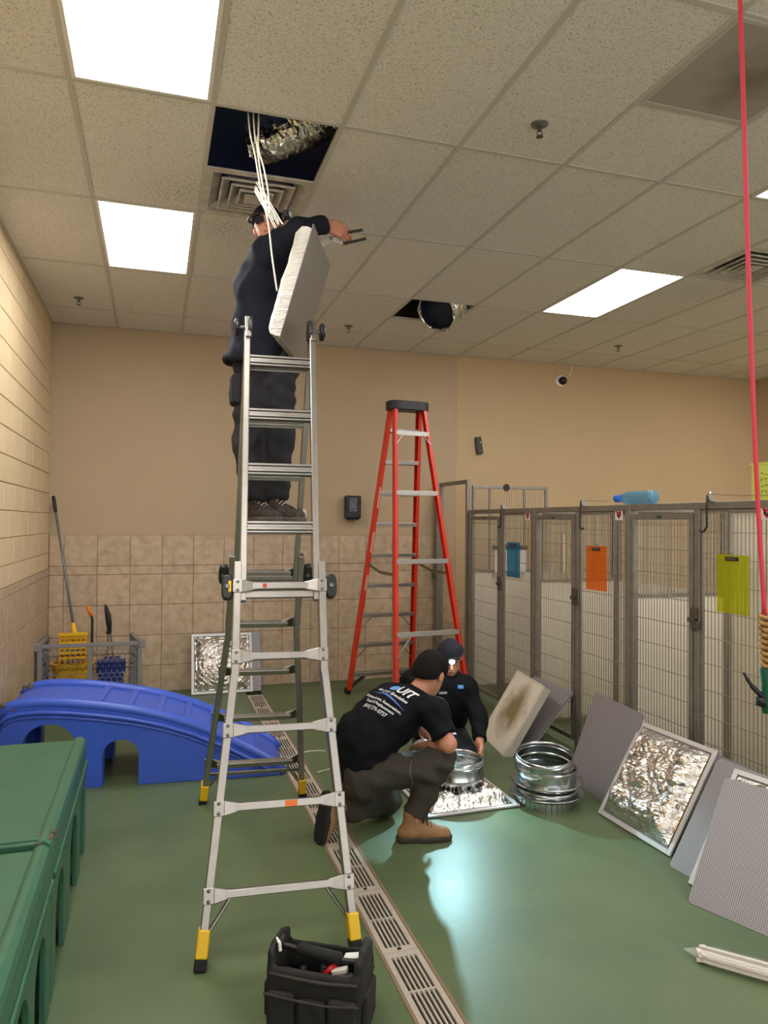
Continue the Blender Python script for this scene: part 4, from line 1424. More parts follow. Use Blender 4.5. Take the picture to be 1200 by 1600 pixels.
for k in range(24):
    a = 2 * PI * k / 24
    d = V(math.cos(a), math.sin(a), 0)
    tb.bar(cs + d * .181 + V(.006, 0, .104), cs + d * .181 + V(.006, 0, .125), .004, .002, V(-d[1], d[0], 0))
tb.build('slit_marks', M_dark, t)
ax = unit(V(-.06, -.13, 1))
t = thing('duct_collar', 'tilted top collar of the galvanised stack', 'duct collar', cs + V(0, 0, .2), 'galvanised duct collars')
collar(cs + V(-.008, .008, .195), .172, .105, tilt=ax).build('sleeve', M_zinc, t, auto=35, solid=.003)
MB().lathe(cs + V(-.008, .008, .20), [(.1775, 0), (.178, .05)], 40, ax=unit(V(.05, .02, 1))).build('inner_band', M_zinc, t, auto=35, solid=.003)

# ---- panel held by the man on the ladder
N0, N1 = V(.578, 3.599, 2.622), V(.733, 3.542, 3.197)
up = unit(N1 - N0)
dd = V(.968, 4.075, 3.295) - N1
dd = unit(dd - up * np.dot(dd, up))
n = unit(np.cross(up, dd))
if n[0] < 0:
    n = -n
t = thing('held_panel', 'square ceiling panel with foil-wrapped insulation held by the man on the ladder', 'panel', N0)
MB().prism(rounded(.6, .6, .006), N0 - n * .004, dd, up, n, .004).build('face_sheet', dots('held_face', srgb(134, 125, 116), srgb(98, 90, 82), 120, .32, .5, dirt=(.45, .12, .05, .35, srgb(126, 112, 98), .6)), t, uv=(N0, dd, up))
bt = MB()
def pil(u, v):
    return u
s0, s1, dp = .02, .58, .095
prof = [(s0, s0, -.004), (s0 - .004, s0 - .004, -.03), (s0, s0, -.06), (s0 + .03, s0 + .03, -.088), (s0 + .09, s0 + .09, -dp)]
P = []
seg = 16
for k, (a, b2, h) in enumerate(prof):
    lo, hi = a, .6 - a
    loop = [(lo + (hi - lo) * q / seg, lo) for q in range(seg)] + [(hi, lo + (hi - lo) * q / seg) for q in range(seg)] + [(hi - (hi - lo) * q / seg, hi) for q in range(seg)] + [(lo, hi - (hi - lo) * q / seg) for q in range(seg)]
    for (x, y) in loop:
        j = noise.noise(Vector((x * 22, y * 22, h * 30))) * .006 if 0 < k else 0
        P.append(N0 + dd * x + up * y + n * (h + j))
m_ = 4 * seg
F = [(k * m_ + q, k * m_ + (q + 1) % m_, (k + 1) * m_ + (q + 1) % m_, (k + 1) * m_ + q) for k in range(len(prof) - 1) for q in range(m_)] + [tuple((len(prof) - 1) * m_ + q for q in range(m_))]
bt.add(P, F)
M_wrap = mat('white_foil_wrap', srgb(226, 222, 214), .35, .25)
nt, b = nodes_of(M_wrap)
_g = nt.nodes.new('ShaderNodeNewGeometry')
_w = nt.nodes.new('ShaderNodeTexNoise'); _w.inputs['Scale'].default_value = 30; _w.inputs['Detail'].default_value = 5; _w.inputs['Distortion'].default_value = 1
_mp = nt.nodes.new('ShaderNodeMapping'); _mp.inputs['Scale'].default_value = (.8, .8, 4.0); _mp.inputs['Rotation'].default_value = (0, .5, 0)
nt.links.new(_g.outputs['Position'], _mp.inputs[0]); nt.links.new(_mp.outputs[0], _w.inputs['Vector'])
_bp = nt.nodes.new('ShaderNodeBump'); _bp.inputs['Strength'].default_value = .8; _bp.inputs['Distance'].default_value = .02
nt.links.new(_w.outputs['Fac'], _bp.inputs['Height']); nt.links.new(_bp.outputs['Normal'], b.inputs['Normal'])
bt.build('insulation_wrap', M_wrap, t, auto=50)

# ---- wires hanging out of the ceiling
M_cord = mat('white_cord', srgb(226, 218, 198), .5)
def spline(pts, n=8):
    out = []
    for k in range(len(pts) - 1):
        p0, p1, p2, p3 = [np.array(pts[min(max(q, 0), len(pts) - 1)]) for q in (k - 1, k, k + 1, k + 2)]
        for i in range(n):
            u = i / n
            out.append(.5 * (2 * p1 + (p2 - p0) * u + (2 * p0 - 5 * p1 + 4 * p2 - p3) * u * u + (3 * p1 - p0 - 3 * p2 + p3) * u ** 3))
    out.append(np.array(pts[-1], float))
    return out
W1 = [(.38, 3.52, 4.3), (.402, 3.513, 3.675), (.437, 3.505, 3.469), (.466, 3.499, 3.30), (.50, 3.49, 3.146), (.519, 3.487, 2.992), (.544, 3.481, 2.823)]
W2 = [(.41, 3.51, 4.3), (.426, 3.506, 3.669), (.445, 3.502, 3.515), (.462, 3.499, 3.392), (.496, 3.491, 3.207)]
W3 = [(.45, 3.5, 4.3), (.45, 3.498, 3.663), (.451, 3.50, 3.515), (.476, 3.494, 3.417), (.498, 3.489, 3.30), (.505, 3.488, 3.192)]
for w, lab in ((W1, 'longest white wire hanging from the ceiling hole past the held panel'), (W2, 'white wire hanging from the ceiling hole, ending at the strap bundle'), (W3, 'white wire with a slight loop, right of the other hanging wires')):
    MB().tube(spline(w), .0042, 8).build('hanging_wire', M_cord, label=lab, cat='wire', group='white wires hanging from the ceiling hole', smooth=True)
t = thing('strap_bundle', 'bundle of flat white straps tied to the wires under the ceiling hole', 'strap bundle', (.5, 3.48, 3.14))
rng = random.Random(2)
a_, b2 = V(.437, 3.507, 3.340), V(.553, 3.474, 3.128)
ax = unit(b2 - a_)
sd = unit(np.cross(ax, V(.3, .95, 0)))
for k in range(9):
    j = (k - 4) * .006
    p = a_ + sd * j * .7 + V(0, rng.uniform(-.01, .01), 0) + ax * rng.uniform(0, .03)
    q = b2 + sd * j * 1.0 + V(0, rng.uniform(-.012, .012), 0) - ax * rng.uniform(0, .05)
    MB().bar(p, q, .008, .003, V(.3, .9, .2)).build('strap', M_cord, t)

# ================================================================== RED HANGING LINE
t = thing('red_pull_line', 'thin red line hanging from the ceiling at the right edge with a green handle', 'rope', (1.66, 1.76, CH))
MB().tube(spline([(1.66, 1.759, CH), (1.669, 1.759, 3.302), (1.685, 1.76, 2.915), (1.70, 1.761, 2.528), (1.718, 1.761, 2.141), (1.736, 1.76, 1.793), (1.761, 1.758, 1.445)]), .0068, 10).build('line', mat('red_line', srgb(206, 52, 74), .55, bump=.1, bscale=300), t, smooth=True)
P = []
ncoil = 9
ax0, ax1 = V(1.761, 1.758, 1.447), V(1.772, 1.757, 1.282)
for k in range(ncoil * 10 + 1):
    u = k / (ncoil * 10)
    a = 2 * PI * k / 10
    c = ax0 + (ax1 - ax0) * u
    P.append(c + V(math.cos(a) * .013, math.sin(a) * .013, 0))
MB().tube(P, .0072, 6).build('cord_wrap', mat('tan_cord', srgb(196, 158, 92), .7, var=.5, vscale=60, col2=srgb(110, 60, 40)), t, smooth=True)
MB().lathe((1.774, 1.757, 1.145), [(.001, 0), (.018, .002), (.021, .02), (.020, .09), (.024, .13), (.022, .138), (.001, .138)], 16).build('handle', mat('handle_green', srgb(20, 84, 64), .4), t, auto=40)
lv = MB().tube(spline([(1.702, 1.779, 1.268), (1.712, 1.776, 1.25), (1.728, 1.771, 1.226), (1.75, 1.764, 1.203), (1.775, 1.758, 1.188)]), [.0045] * 8 + [.006] * 8 + [.008] * 8 + [.009] * 8 + [.009], 8)
lv.obox((1.765, 1.76, 1.182), V(1, 0, 0), V(0, 1, 0), V(0, 0, 1), .024, .013, .013)
lv.tube([(1.742, 1.766, 1.188), (1.758, 1.762, 1.172), (1.785, 1.757, 1.162)], .007, 8)
lv.build('lever', M_black, t, smooth=True)
# ================================================================== PLAY EQUIPMENT
M_gplast = mat('green_plastic', srgb(62, 110, 86), .36, var=.18, vscale=5, bump=.04, bscale=60)
M_bplast = mat('blue_plastic', srgb(62, 96, 204), .36, var=.15, vscale=4, bump=.04, bscale=60)
M_chew = mat('chewed_plastic', srgb(122, 112, 96), .9, var=.6, vscale=90, col2=srgb(66, 60, 50), bump=1.0, bscale=120)
def arch_notches(x0, x1, arches, ztop):
    """outline of a wall standing on the floor with arched openings: list of (x, z), counter-clockwise"""
    P = [(x0, 0.0)]
    for c, w, h in arches:
        r = w / 2
        P.append((c - r, 0.0))
        for k in range(0, 13):
            a = PI - PI * k / 12
            P.append((c + r * math.cos(a), h - r * .9 + r * .9 * math.sin(a)))
        P.append((c + r, 0.0))
    P.append((x1, 0.0))
    return P + list(ztop)
def platform(y0, y1, label, arches, chew=False):
    xr, xl, zt = -.335, -.955, .575
    root = thing('play_platform', label, 'platform', ((xr + xl) / 2, (y0 + y1) / 2, 0), 'green plastic play platforms')
    dk = MB().box((xl + .05, y0 + .012, zt - .045), (xr - .05, y1 - .012, zt - .008))
    deck = dk.build('deck', M_gplast, root, bevel=.006)
    MB().box((xl + .05, y0 + .03, zt - .009), (xr - .05, y0 + .055, zt - .002)).build('deck_ridge', M_gplast, deck, bevel=.002)
    for s, xc in ((1, xr - .035), (-1, xl + .035)):
        P = []
        prof = [(.035, -.075), (.035, -.03), (.028, -.008), (.010, .004), (-.010, .004), (-.026, -.010), (-.03, -.04), (-.03, -.075)]
        MB().prism([(s * a, b2) for a, b2 in (prof if s > 0 else prof)], (xc, y0, zt), V(1, 0, 0), V(0, 0, 1), V(0, 1, 0), y1 - y0).build('rim', M_gplast, root, bevel=.006)
        poly = arch_notches(0, y1 - y0, [(c - y0, w, h) for c, w, h in arches], [(y1 - y0, zt - .07), (0, zt - .07)])
        xw = xr - .022 if s > 0 else xl
        MB().prism(poly, (xw, y0, 0), V(0, 1, 0), V(0, 0, 1), V(1, 0, 0), .022).build('side_wall', M_gplast, root, bevel=.004)
        for zz, th, pr_ in ((.445, .014, .010), (.415, .010, .006)):
            x_ = xr if s > 0 else xl
            MB().box((min(x_, x_ + s * pr_), y0 + .01, zz), (max(x_, x_ + s * pr_), y1 - .01, zz + th)).build('moulding', M_gplast, root, bevel=.003)
    W = xr - xl
    for yy in (y0, y1 - .022):
        poly = arch_notches(0, W - .05, [((W - .05) / 2, .30, .34)], [(W - .05, zt - .05), (0, zt - .05)])
        MB().prism(poly, (xl + .025, yy + .022, 0), V(1, 0, 0), V(0, 0, 1), V(0, -1, 0), .022).build('end_wall', M_gplast, root, bevel=.004)
    if chew:
        s_ = SDF((xr - .12, y0 - .02, zt - .10), (xr + .03, y0 + .16, zt + .04), .004)
        rg = random.Random(3)
        for k in range(26):
            s_.ell((xr - .035 + rg.uniform(-.028, .03), y0 + rg.uniform(.005, .10), zt - .008 + rg.uniform(-.03, .004)), np.eye(3), (.012, .014, .010), .008)
        sdf_object(s_, 'chewed_corner', M_chew, root, rel=1)
    return root
platform(2.835, 4.135, 'green plastic play platform just in front of the blue bridge', [(3.07, .26, .36), (3.56, .30, .38), (3.95, .20, .36)], True)
platform(1.50, 2.80, 'nearest green plastic play platform in the bottom left corner', [(1.78, .28, .36), (2.2, .30, .38), (2.57, .24, .36)])

def bridge():
    o = V(-.085, 5.0, 0)
    ex, ey, ez = unit(V(.995, -.085, 0)), unit(V(.085, .995, 0)), V(0, 0, 1)
    zc = [(-.84, .50), (-.80, .548), (-.72, .568), (-.60, .572), (-.45, .562), (-.27, .538), (-.05, .50), (.13, .455), (.32, .39), (.54, .29), (.74, .18), (.90, .075), (.935, .03)]
    xs_ = np.array([p[0] for p in zc]); zs_ = np.array([p[1] for p in zc])
    Z = lambda x: float(np.interp(x, xs_, zs_))
    D = .62
    root = thing('play_bridge', 'blue plastic arched play bridge sloping down to the right', 'play bridge', o)
    X = [-.84 + (1.775) * k / 40 for k in range(41)]
    # deck
    dk = MB()
    def fn(u, v):
        x = -.84 + 1.775 * u
        return o + ex * x + ey * (.05 + (D - .10) * v) + ez * (Z(x) - .030)
    dk.grid(fn, 44, 6)
    deck = dk.build('deck', M_bplast, root, solid=.02, smooth=True)
    for x in (-.27, -.08, .11, .29, .46, .62, .77):
        dx = .022
        rb = MB()
        t_ = unit(V(ex[0] * .02, ex[1] * .02, Z(x + .02) - Z(x)))
        nn = np.cross(t_, ey)
        nn = nn if nn[2] > 0 else -nn
        rb.obox(o + ex * x + ey * D / 2 + ez * (Z(x) - .016), t_, ey, nn, dx, D / 2 - .055, .009)
        rb.build('cross_rib', M_bplast, deck, bevel=.003)
    for v0, nm in ((0, 0), (D, 1)):
        # rolled rim
        P = [o + ex * x + ey * (v0 + (.03 if nm == 0 else -.03)) + ez * (Z(x) - .022) for x in X]
        MB().tube(P, .036, 10).build('rim', M_bplast, root, smooth=True)
        # side wall with arches
        xs2 = [-.83 + (1.755) * k / 30 for k in range(31)]
        arches = [(-.55, .33, .425), (-.115, .235, .305)]
        poly = arch_notches(-.835, .925, arches, [(x, max(.004, Z(x) - .03)) for x in reversed(xs2)])
        MB().prism(poly, o + ey * (v0 if nm == 0 else v0 - .03), ex, ez, ey, .03).build('side_wall', M_bplast, root, bevel=.005)
        # stepped mouldings following the curve
        for dz, pr_ in ((.075, .014), (.105, .008)):
            P = [o + ex * x + ey * (v0 - (pr_ * .3 if nm == 0 else -pr_ * .3)) + ez * (Z(x) - dz) for x in X if Z(x) - dz > .015]
            MB().tube(P, pr_, 8).build('moulding', M_bplast, root, smooth=True)
        # arch liners give the openings depth
        for c, w, h in arches:
            r = w / 2
            P = []
            for k in range(13):
                a = PI - PI * k / 12
                P.append((c + r * math.cos(a), h - r * .9 + r * .9 * math.sin(a)))
            P = [(c - r, 0)] + P + [(c + r, 0)]
            ln = MB()
            y0_, y1_ = (0, .10) if nm == 0 else (D - .10, D)
            ln.add([o + ex * a + ez * b2 + ey * y0_ for a, b2 in P] + [o + ex * a + ez * b2 + ey * y1_ for a, b2 in P], [(q, q + 1, len(P) + q + 1, len(P) + q) for q in range(len(P) - 1)])
            ln.build('arch_liner', M_bplast, root, solid=.012)
    MB().obox(o + ex * -.84 + ey * D / 2 + ez * .25, ex, ey, ez, .012, D / 2 - .005, .25).build('end_wall', M_bplast, root, bevel=.01)
    for yy in (.03, D - .04):
        s_ = SDF(o + ex * -.84 + ey * yy + V(-.08, -.09, .42), o + ex * -.84 + ey * yy + V(.12, .09, .62), .005)
        rg = random.Random(int(yy * 100))
        for k in range(18):
            s_.ell(o + ex * (-.83 + rg.uniform(-.01, .08)) + ey * (yy + rg.uniform(-.03, .03)) + ez * (.535 + rg.uniform(-.02, .018)), np.eye(3), (.016, .012, .012), .008)
        sdf_object(s_, 'chewed_corner', M_chew, root, rel=1)
bridge()

# ================================================================== CLEANING CORNER
M_gpl = mat('grey_plastic', srgb(128, 126, 126), .5)
def honeycomb_pen():
    root = thing('mesh_pen', 'grey honeycomb mesh barrier around the mop bucket in the corner', 'pen', (-.53, 6.9, 0))
    z0, z1 = .12, .64
    def panel(P, Q, name):
        P, Q = np.array(P, float), np.array(Q, float)
        L = np.linalg.norm(Q - P)
        d = unit(Q - P)
        s = V(-d[1], d[0], 0)
        fr = MB()
        for a in (0, 1):
            c = P + d * (.018 if a == 0 else L - .018)
            fr.bar(c, c + V(0, 0, z1), .036, .036, s)
        fr.bar(P + V(0, 0, z1 - .016), Q + V(0, 0, z1 - .016), .036, .032, s)
        fr.bar(P + V(0, 0, z0), Q + V(0, 0, z0), .036, .032, s)
        ob = fr.build(name, M_gpl, root, bevel=.004)
        r = .027
        hx = MB()
        cols = int((L - .07) / (r * math.sqrt(3)))
        rows_ = int((z1 - z0 - .06) / (r * 1.5)) + 1
        w = .0028
        seen = set()
        for j in range(rows_):
            for i in range(cols):
                cx = .036 + r * math.sqrt(3) * (i + .5 + (.5 if j % 2 else 0))
                cz = z0 + .03 + r * 1.5 * j
                if cx > L - .05:
                    continue
                pts = [(cx + r * math.cos(PI / 6 + PI / 3 * k), cz + r * math.sin(PI / 6 + PI / 3 * k)) for k in range(6)]
                for k in range(6):
                    a, b2 = pts[k], pts[(k + 1) % 6]
                    key = tuple(sorted([(round(a[0], 3), round(a[1], 3)), (round(b2[0], 3), round(b2[1], 3))]))
                    if key in seen or max(a[1], b2[1]) > z1 - .02:
                        continue
                    seen.add(key)
                    hx.bar(P + d * a[0] + V(0, 0, a[1]), P + d * b2[0] + V(0, 0, b2[1]), w * 2, w * 1.6, s)
        hx.build('honeycomb_mesh', M_gpl, ob)
        return ob
    f = panel((-.955, 6.85, 0), (-.105, 6.85, 0), 'front_panel')
    MB().box((-.553, 6.835, 0), (-.515, 6.865, .62)).build('centre_stile', M_gpl, f, bevel=.004)
    MB().lathe((-.534, 6.83, .20), [(.001, .012), (.04, .01), (.045, 0)], 14, ax=V(0, -1, 0)).build('connector', mat('connector_tan', srgb(176, 158, 130), .6), f, smooth=True)
    panel((-.945, 6.875, 0), (-.945, 7.36, 0), 'side_panel')
    panel((-.125, 6.875, 0), (-.205, 7.36, 0), 'side_panel')
    for x in (-.955, -.105):
        MB().box((x - .028, 6.825, .585), (x + .028, 6.88, .655)).build('corner_joint', M_gpl, root, bevel=.008)
honeycomb_pen()

def mop_bucket():
    c = V(-.70, 7.18, 0)
    M_y = mat('bucket_yellow', srgb(232, 178, 22), .4, var=.1, vscale=8)
    root = thing('mop_bucket', 'yellow mop bucket with a wringer in the left back corner', 'bucket', c)
    def ring(w, d, z):
        P = []
        for k in range(28):
            a = 2 * PI * k / 28
            sx, sy = math.cos(a), math.sin(a)
            P.append((c[0] + math.copysign(abs(sx) ** .6, sx) * w, c[1] + math.copysign(abs(sy) ** .6, sy) * d, z))
        return P
    def tub(rs):
        m = MB()
        P = []
        for w, d, z in rs:
            P += ring(w, d, z)
        return m.add(P, [(i * 28 + k, i * 28 + (k + 1) % 28, (i + 1) * 28 + (k + 1) % 28, (i + 1) * 28 + k) for i in range(len(rs) - 1) for k in range(28)] + [tuple(reversed(range(28)))])
    tub([(.14, .13, .06), (.175, .16, .40), (.19, .175, .405), (.19, .175, .43), (.17, .155, .43), (.135, .125, .08)]).build('tub', M_y, root, auto=40)
    for sx in (-1, 1):
        for sy in (-1, 1):
            MB().lathe(c + V(sx * .12 - .012, sy * .11, .033), [(.001, 0), (.032, 0), (.032, .024), (.001, .024)], 14, ax=V(1, 0, 0)).build('caster', M_black, root)
    # wringer: two slotted walls
    wr = MB()
    for yy in (-.06, .06):
        for k in range(5):
            z = .46 + k * .045
            wr.box((c[0] - .11, c[1] + yy - .006, z), (c[0] + .11, c[1] + yy + .006, z + .022))
        for k in range(6):
            x = c[0] - .11 + .044 * k
            wr.box((x - .005, c[1] + yy - .005, .42), (x + .005, c[1] + yy + .005, .68))
    for xx in (-.11, .11):
        wr.box((c[0] + xx - .006, c[1] - .07, .40), (c[0] + xx + .006, c[1] + .07, .69))
    wr.box((c[0] - .125, c[1] - .085, .672), (c[0] + .125, c[1] - .06, .70))
    wr.build('wringer', M_y, root, bevel=.002)
    lv = MB().tube([(c[0] + .155, c[1] - .02, .46), (c[0] + .155, c[1], .80), (c[0] + .145, c[1], .84)], .011, 8).build('wringer_lever', M_black, root)
    MB().tube([(c[0] + .148, c[1], .835), (c[0] + .108, c[1], .925)], [.017, .016], 10).build('lever_grip', mat('grip_orange', srgb(232, 122, 28), .5), lv, smooth=True)
mop_bucket()

a_, b_ = V(-.935, 7.56, 1.94), V(-.705, 7.20, .735)
d = unit(b_ - a_)
t = thing('wet_mop', 'mop with a long grey handle and black grip leaning in the corner', 'mop', b_ - V(0, 0, .2))
MB().tube([a_ + d * .14, b_], .0125, 10).build('pole', mat('pole_grey', srgb(120, 122, 126), .4, .3), t, smooth=True)
MB().tube([a_, a_ + d * .02, a_ + d * .13, a_ + d * .16], [.014, .017, .017, .014], 10).build('grip', M_black, t, smooth=True)
MB().tube([b_ - d * .04, b_ + d * .05, b_ + d * .10], [.019, .024, .020], 10).obox(b_ + d * .11, V(1, 0, 0), V(0, 1, 0), V(0, 0, 1), .06, .014, .016).build('clamp', M_yellow, t, smooth=False, bevel=.003)
st = MB()
rng = random.Random(6)
for k in range(34):
    x = b_[0] - .05 + .10 * rng.random()
    st.tube(spline([(x, b_[1] + rng.uniform(-.015, .015), b_[2] - .11), (x + rng.uniform(-.02, .02), b_[1] + rng.uniform(-.03, .03), b_[2] - .2), (x + rng.uniform(-.03, .03), b_[1] + rng.uniform(-.04, .04), b_[2] - .33)], 3), .005, 5)
st.build('mop_strings', mat('mop_cotton', srgb(196, 184, 160), .9), t, kind='stuff')

t = thing('lobby_dustpan', 'blue upright dustpan with twin grey tubes and a black grip', 'dustpan', (-.38, 7.25, 0))
M_bd = mat('dustpan_blue', srgb(22, 46, 120), .45)
m = MB().prism([(0, 0), (.26, 0), (.26, .03), (.20, .035), (.20, .41), (.06, .41), (.06, .035), (0, .03)], (-.51, 7.33, .02), V(1, 0, 0), V(0, 0, 1), V(0, 1, 0), .012)
m.box((-.505, 7.13, .015), (-.255, 7.34, .03)).box((-.505, 7.13, .03), (-.49, 7.33, .13)).box((-.27, 7.13, .03), (-.255, 7.33, .13))
m.box((-.505, 7.20, .30), (-.255, 7.33, .41)).box((-.49, 7.18, .05), (-.27, 7.20, .30))
m.build('pan', M_bd, t, bevel=.008)
for dx in (-.012, .022):
    MB().tube([(-.395 + dx * 1.5, 7.25, .38), (-.405 + dx * .6, 7.26, .70)], .009, 8).build('tube', M_galv, t)
MB().tube([(-.41, 7.26, .655), (-.40, 7.26, .70)], [.024, .024], 10).build('ferrule', M_black, t)
gp = MB().tube([(-.40, 7.26, .69), (-.405, 7.26, .74), (-.415, 7.26, .82), (-.43, 7.26, .89), (-.44, 7.26, .93)], [.016, .026, .027, .018, .006], 10).build('grip', M_black, t, smooth=True)

# ================================================================== TOOL BAG
def tool_bag():
    c = V(.566, 2.50, 0)
    ex = unit(V(.862, -.50, 0)); ey = V(-ex[1], ex[0], 0); ez = V(0, 0, 1)
    A = np.array([ex, ey, ez])
    M_bag = mat('black_canvas', srgb(30, 28, 27), .75, var=.25, vscale=30, bump=.25, bscale=220)
    M_bag2 = mat('canvas_trim', srgb(52, 46, 42), .7, bump=.3, bscale=260)
    root = thing('tool_bag', 'open black canvas tool bag with a padded handle at the bottom centre', 'tool bag', c)
    s = SDF(c + V(-.25, -.25, -.01), c + V(.25, .25, .32), .0045)
    s.rbox(c + ez * .10, A, (.165, .095, .10), .022, .0)
    for sg in (-1, 1):
        s.rbox(c + ex * sg * .150 + ez * .175, A, (.018, .085, .075), .016, .015)
        s.rbox(c + ex * sg * .150 + ez * .235, A, (.016, .050, .030), .014, .02)
    s.rbox(c + ez * .19, A, (.148, .078, .16), .012, .006, sub=True)
    bag = sdf_object(s, 'body', M_bag, root, rel=2, fold=(.004, 30, 5))
    for sg in (-1, 1):                                        # outside pockets along both long sides
        for k in (-1, 0, 1):
            s = SDF(c + ex * k * .105 - ey * sg * .10 + V(-.09, -.09, 0), c + ex * k * .105 - ey * sg * .10 + V(.09, .09, .16), .005)
            s.rbox(c + ex * k * .107 - ey * sg * .102 + ez * (.068 if k else .06), A, (.050, .016, .062 if k else .055), .014, 0)
            sdf_object(s, 'pocket', M_bag, bag, rel=1, fold=(.003, 45, 7 + k + sg))
        MB().tube(spline([c - ex * .155 - ey * sg * .093 + ez * .178, c - ex * .05 - ey * sg * .100 + ez * .176, c + ex * .05 - ey * sg * .100 + ez * .174, c + ex * .155 - ey * sg * .093 + ez * .178], 6), .006, 8).build('rim_piping', M_bag2, bag, smooth=True)
        MB().tube(spline([c - ex * .165 - ey * sg * .116 + ez * .122, c - ex * .055 - ey * sg * .121 + ez * .118, c + ex * .05 - ey * sg * .118 + ez * .112, c + ex * .165 - ey * sg * .116 + ez * .122], 6), .0045, 8).build('pocket_binding', M_bag2, bag, smooth=True)
    for sg in (-1, 1):
        s = SDF(c + ex * sg * .165 + V(-.1, -.1, 0), c + ex * sg * .165 + V(.1, .1, .16), .005)
        s.rbox(c + ex * sg * .172 + ez * .07, A, (.014, .066, .062), .012, 0)
        sdf_object(s, 'end_pocket', M_bag, bag, rel=1, fold=(.003, 45, 17 + sg))
    hb = MB().tube(spline([c - ex * .150 + ez * .215, c - ex * .12 + ez * .222, c + ez * .205, c + ex * .12 + ez * .198, c + ex * .150 + ez * .215], 6), .010, 10).build('handle_bar', M_black, root, smooth=True)
    MB().tube([c - ex * .085 + ez * .219, c - ex * .08 + ez * .219, c + ex * .07 + ez * .203, c + ex * .075 + ez * .203], [.014, .020, .020, .014], 12).build('padded_grip', M_rubber, hb, smooth=True)
    for sg in (-1, 1):
        MB().obox(c + ex * sg * .147 + ez * .232, ex, ey, ez, .006, .026, .018).build('strap_anchor', M_bag2, hb, bevel=.004)
    # things inside
    B = c + ez * .10
    w = thing('screwdriver', 'red-handled tool lying in the tool bag', 'tool', B + ex * .03)
    MB().tube([B + ex * .02 - ey * .03 + ez * .055, B + ex * .055 - ey * .005 + ez * .085], [.011, .012], 8).build('handle', mat('tool_red', srgb(176, 24, 28), .4), w, smooth=True)
    MB().tube([B + ex * .02 - ey * .03 + ez * .055, B - ex * .02 - ey * .05 + ez * .0], .004, 6).build('shaft', M_bolt, w)
    w = thing('pocket_tool', 'white and silver tools lying in the tool bag beside the red one', 'tool', B + ex * .08)
    MB().obox(B + ex * .075 - ey * .02 + ez * .075, unit(ex + ez * .3), ey, unit(ez - ex * .3), .028, .012, .008).build('white_block', M_white, w, bevel=.003)
    MB().obox(B + ex * .09 - ey * .04 + ez * .06, unit(ex + ey * .6), unit(ey - ex * .6), ez, .036, .011, .012).build('steel_body', M_bolt, w, bevel=.003)
    MB().obox(B + ex * .105 + ey * .035 + ez * .095, unit(ex + ez * .2), ey, unit(ez - ex * .2), .03, .018, .006).build('paper_pack', mat('paper_white', srgb(232, 230, 224)), w, bevel=.002)
    for k, (u, v) in enumerate(((-.09, .02), (-.05, -.03), (-.02, .04), (-.11, -.035))):
        w = thing('hand_tool', ['dark tool handle at the back left inside the tool bag', 'dark tool handle at the front left inside the tool bag', 'dark tool handle in the middle of the tool bag', 'dark tool handle in the left corner of the tool bag'][k], 'tool', B + ex * u)
        MB().tube([B + ex * u + ey * v - ez * .05, B + ex * (u + .02) + ey * v + ez * .045], [.010, .013], 8).build('handle', M_black, w, smooth=True)
    MB().tube([c - ex * .155 - ey * .03 + ez * .262, c - ex * .14 - ey * .035 + ez * .25, c - ex * .135 - ey * .04 + ez * .225], .006, 6).build('white_tag', M_white, root)
tool_bag()

# ================================================================== PLASTIC SLEEVE OF STRAPS
t = thing('plastic_sleeve', 'clear plastic sleeve of white ties on the floor at the bottom right', 'packet', (2.15, 2.31, 0))
a_, b_ = V(2.03, 2.432, .022), V(2.34, 2.085, .026)
d = unit(b_ - a_)
sd = V(-d[1], d[0], 0)
rng = random.Random(8)
tie = MB()
for k in range(40):
    u, v = rng.uniform(-.038, .038), rng.uniform(-.012, .018)
    p = a_ + d * rng.uniform(.055, .085) + sd * u + V(0, 0, v)
    q = b_ + sd * u * 1.1 + V(0, 0, v)
    tie.bar(p, q, .007, .003, sd)
    tie.obox(p, d, sd, V(0, 0, 1), .006, .005, .004)
tie.build('ties', mat('tie_white', srgb(226, 214, 200), .5), t, kind='stuff')
fm = MB()
ring = []
L = np.linalg.norm(b_ - a_)
for k in range(15):
    u = k / 14
    w = .003 + .052 * min(1, u * 5)
    h = .002 + .027 * min(1, u * 5)
    c = a_ + d * L * u
    for q in range(16):
        a = 2 * PI * q / 16
        j = 1 + .10 * noise.noise(Vector((u * 14, math.cos(a) * 2, math.sin(a) * 2)))
        ring.append(c + sd * math.cos(a) * w * j + V(0, 0, max(math.sin(a) * h * j, -c[2] + .001)))
fm.add(ring, [(k * 16 + q, k * 16 + (q + 1) % 16, (k + 1) * 16 + (q + 1) % 16, (k + 1) * 16 + q) for k in range(14) for q in range(16)])
M_film = clear_mat('clear_film', (.92, .92, .93, 1), .16, .08)
fm.build('film', M_film, t, smooth=True)
# loose ties on the floor
MB().tube(spline([(1.06, 5.35, .003), (1.12, 5.365, .003), (1.18, 5.36, .003), (1.23, 5.33, .003)], 5), .0035, 6).build('cable_tie', M_cord, label='white cable tie on the floor just right of the drain, farther one', cat='cable tie', group='loose cable ties on the floor')
MB().tube(spline([(1.076, 4.891, .005), (1.11, 4.915, .004), (1.17, 4.94, .004)], 5), .0035, 6).ball((1.076, 4.891, .006), .006, 5).build('cable_tie', M_cord, label='white cable tie on the floor just right of the drain, nearer one', cat='cable tie', group='loose cable ties on the floor')
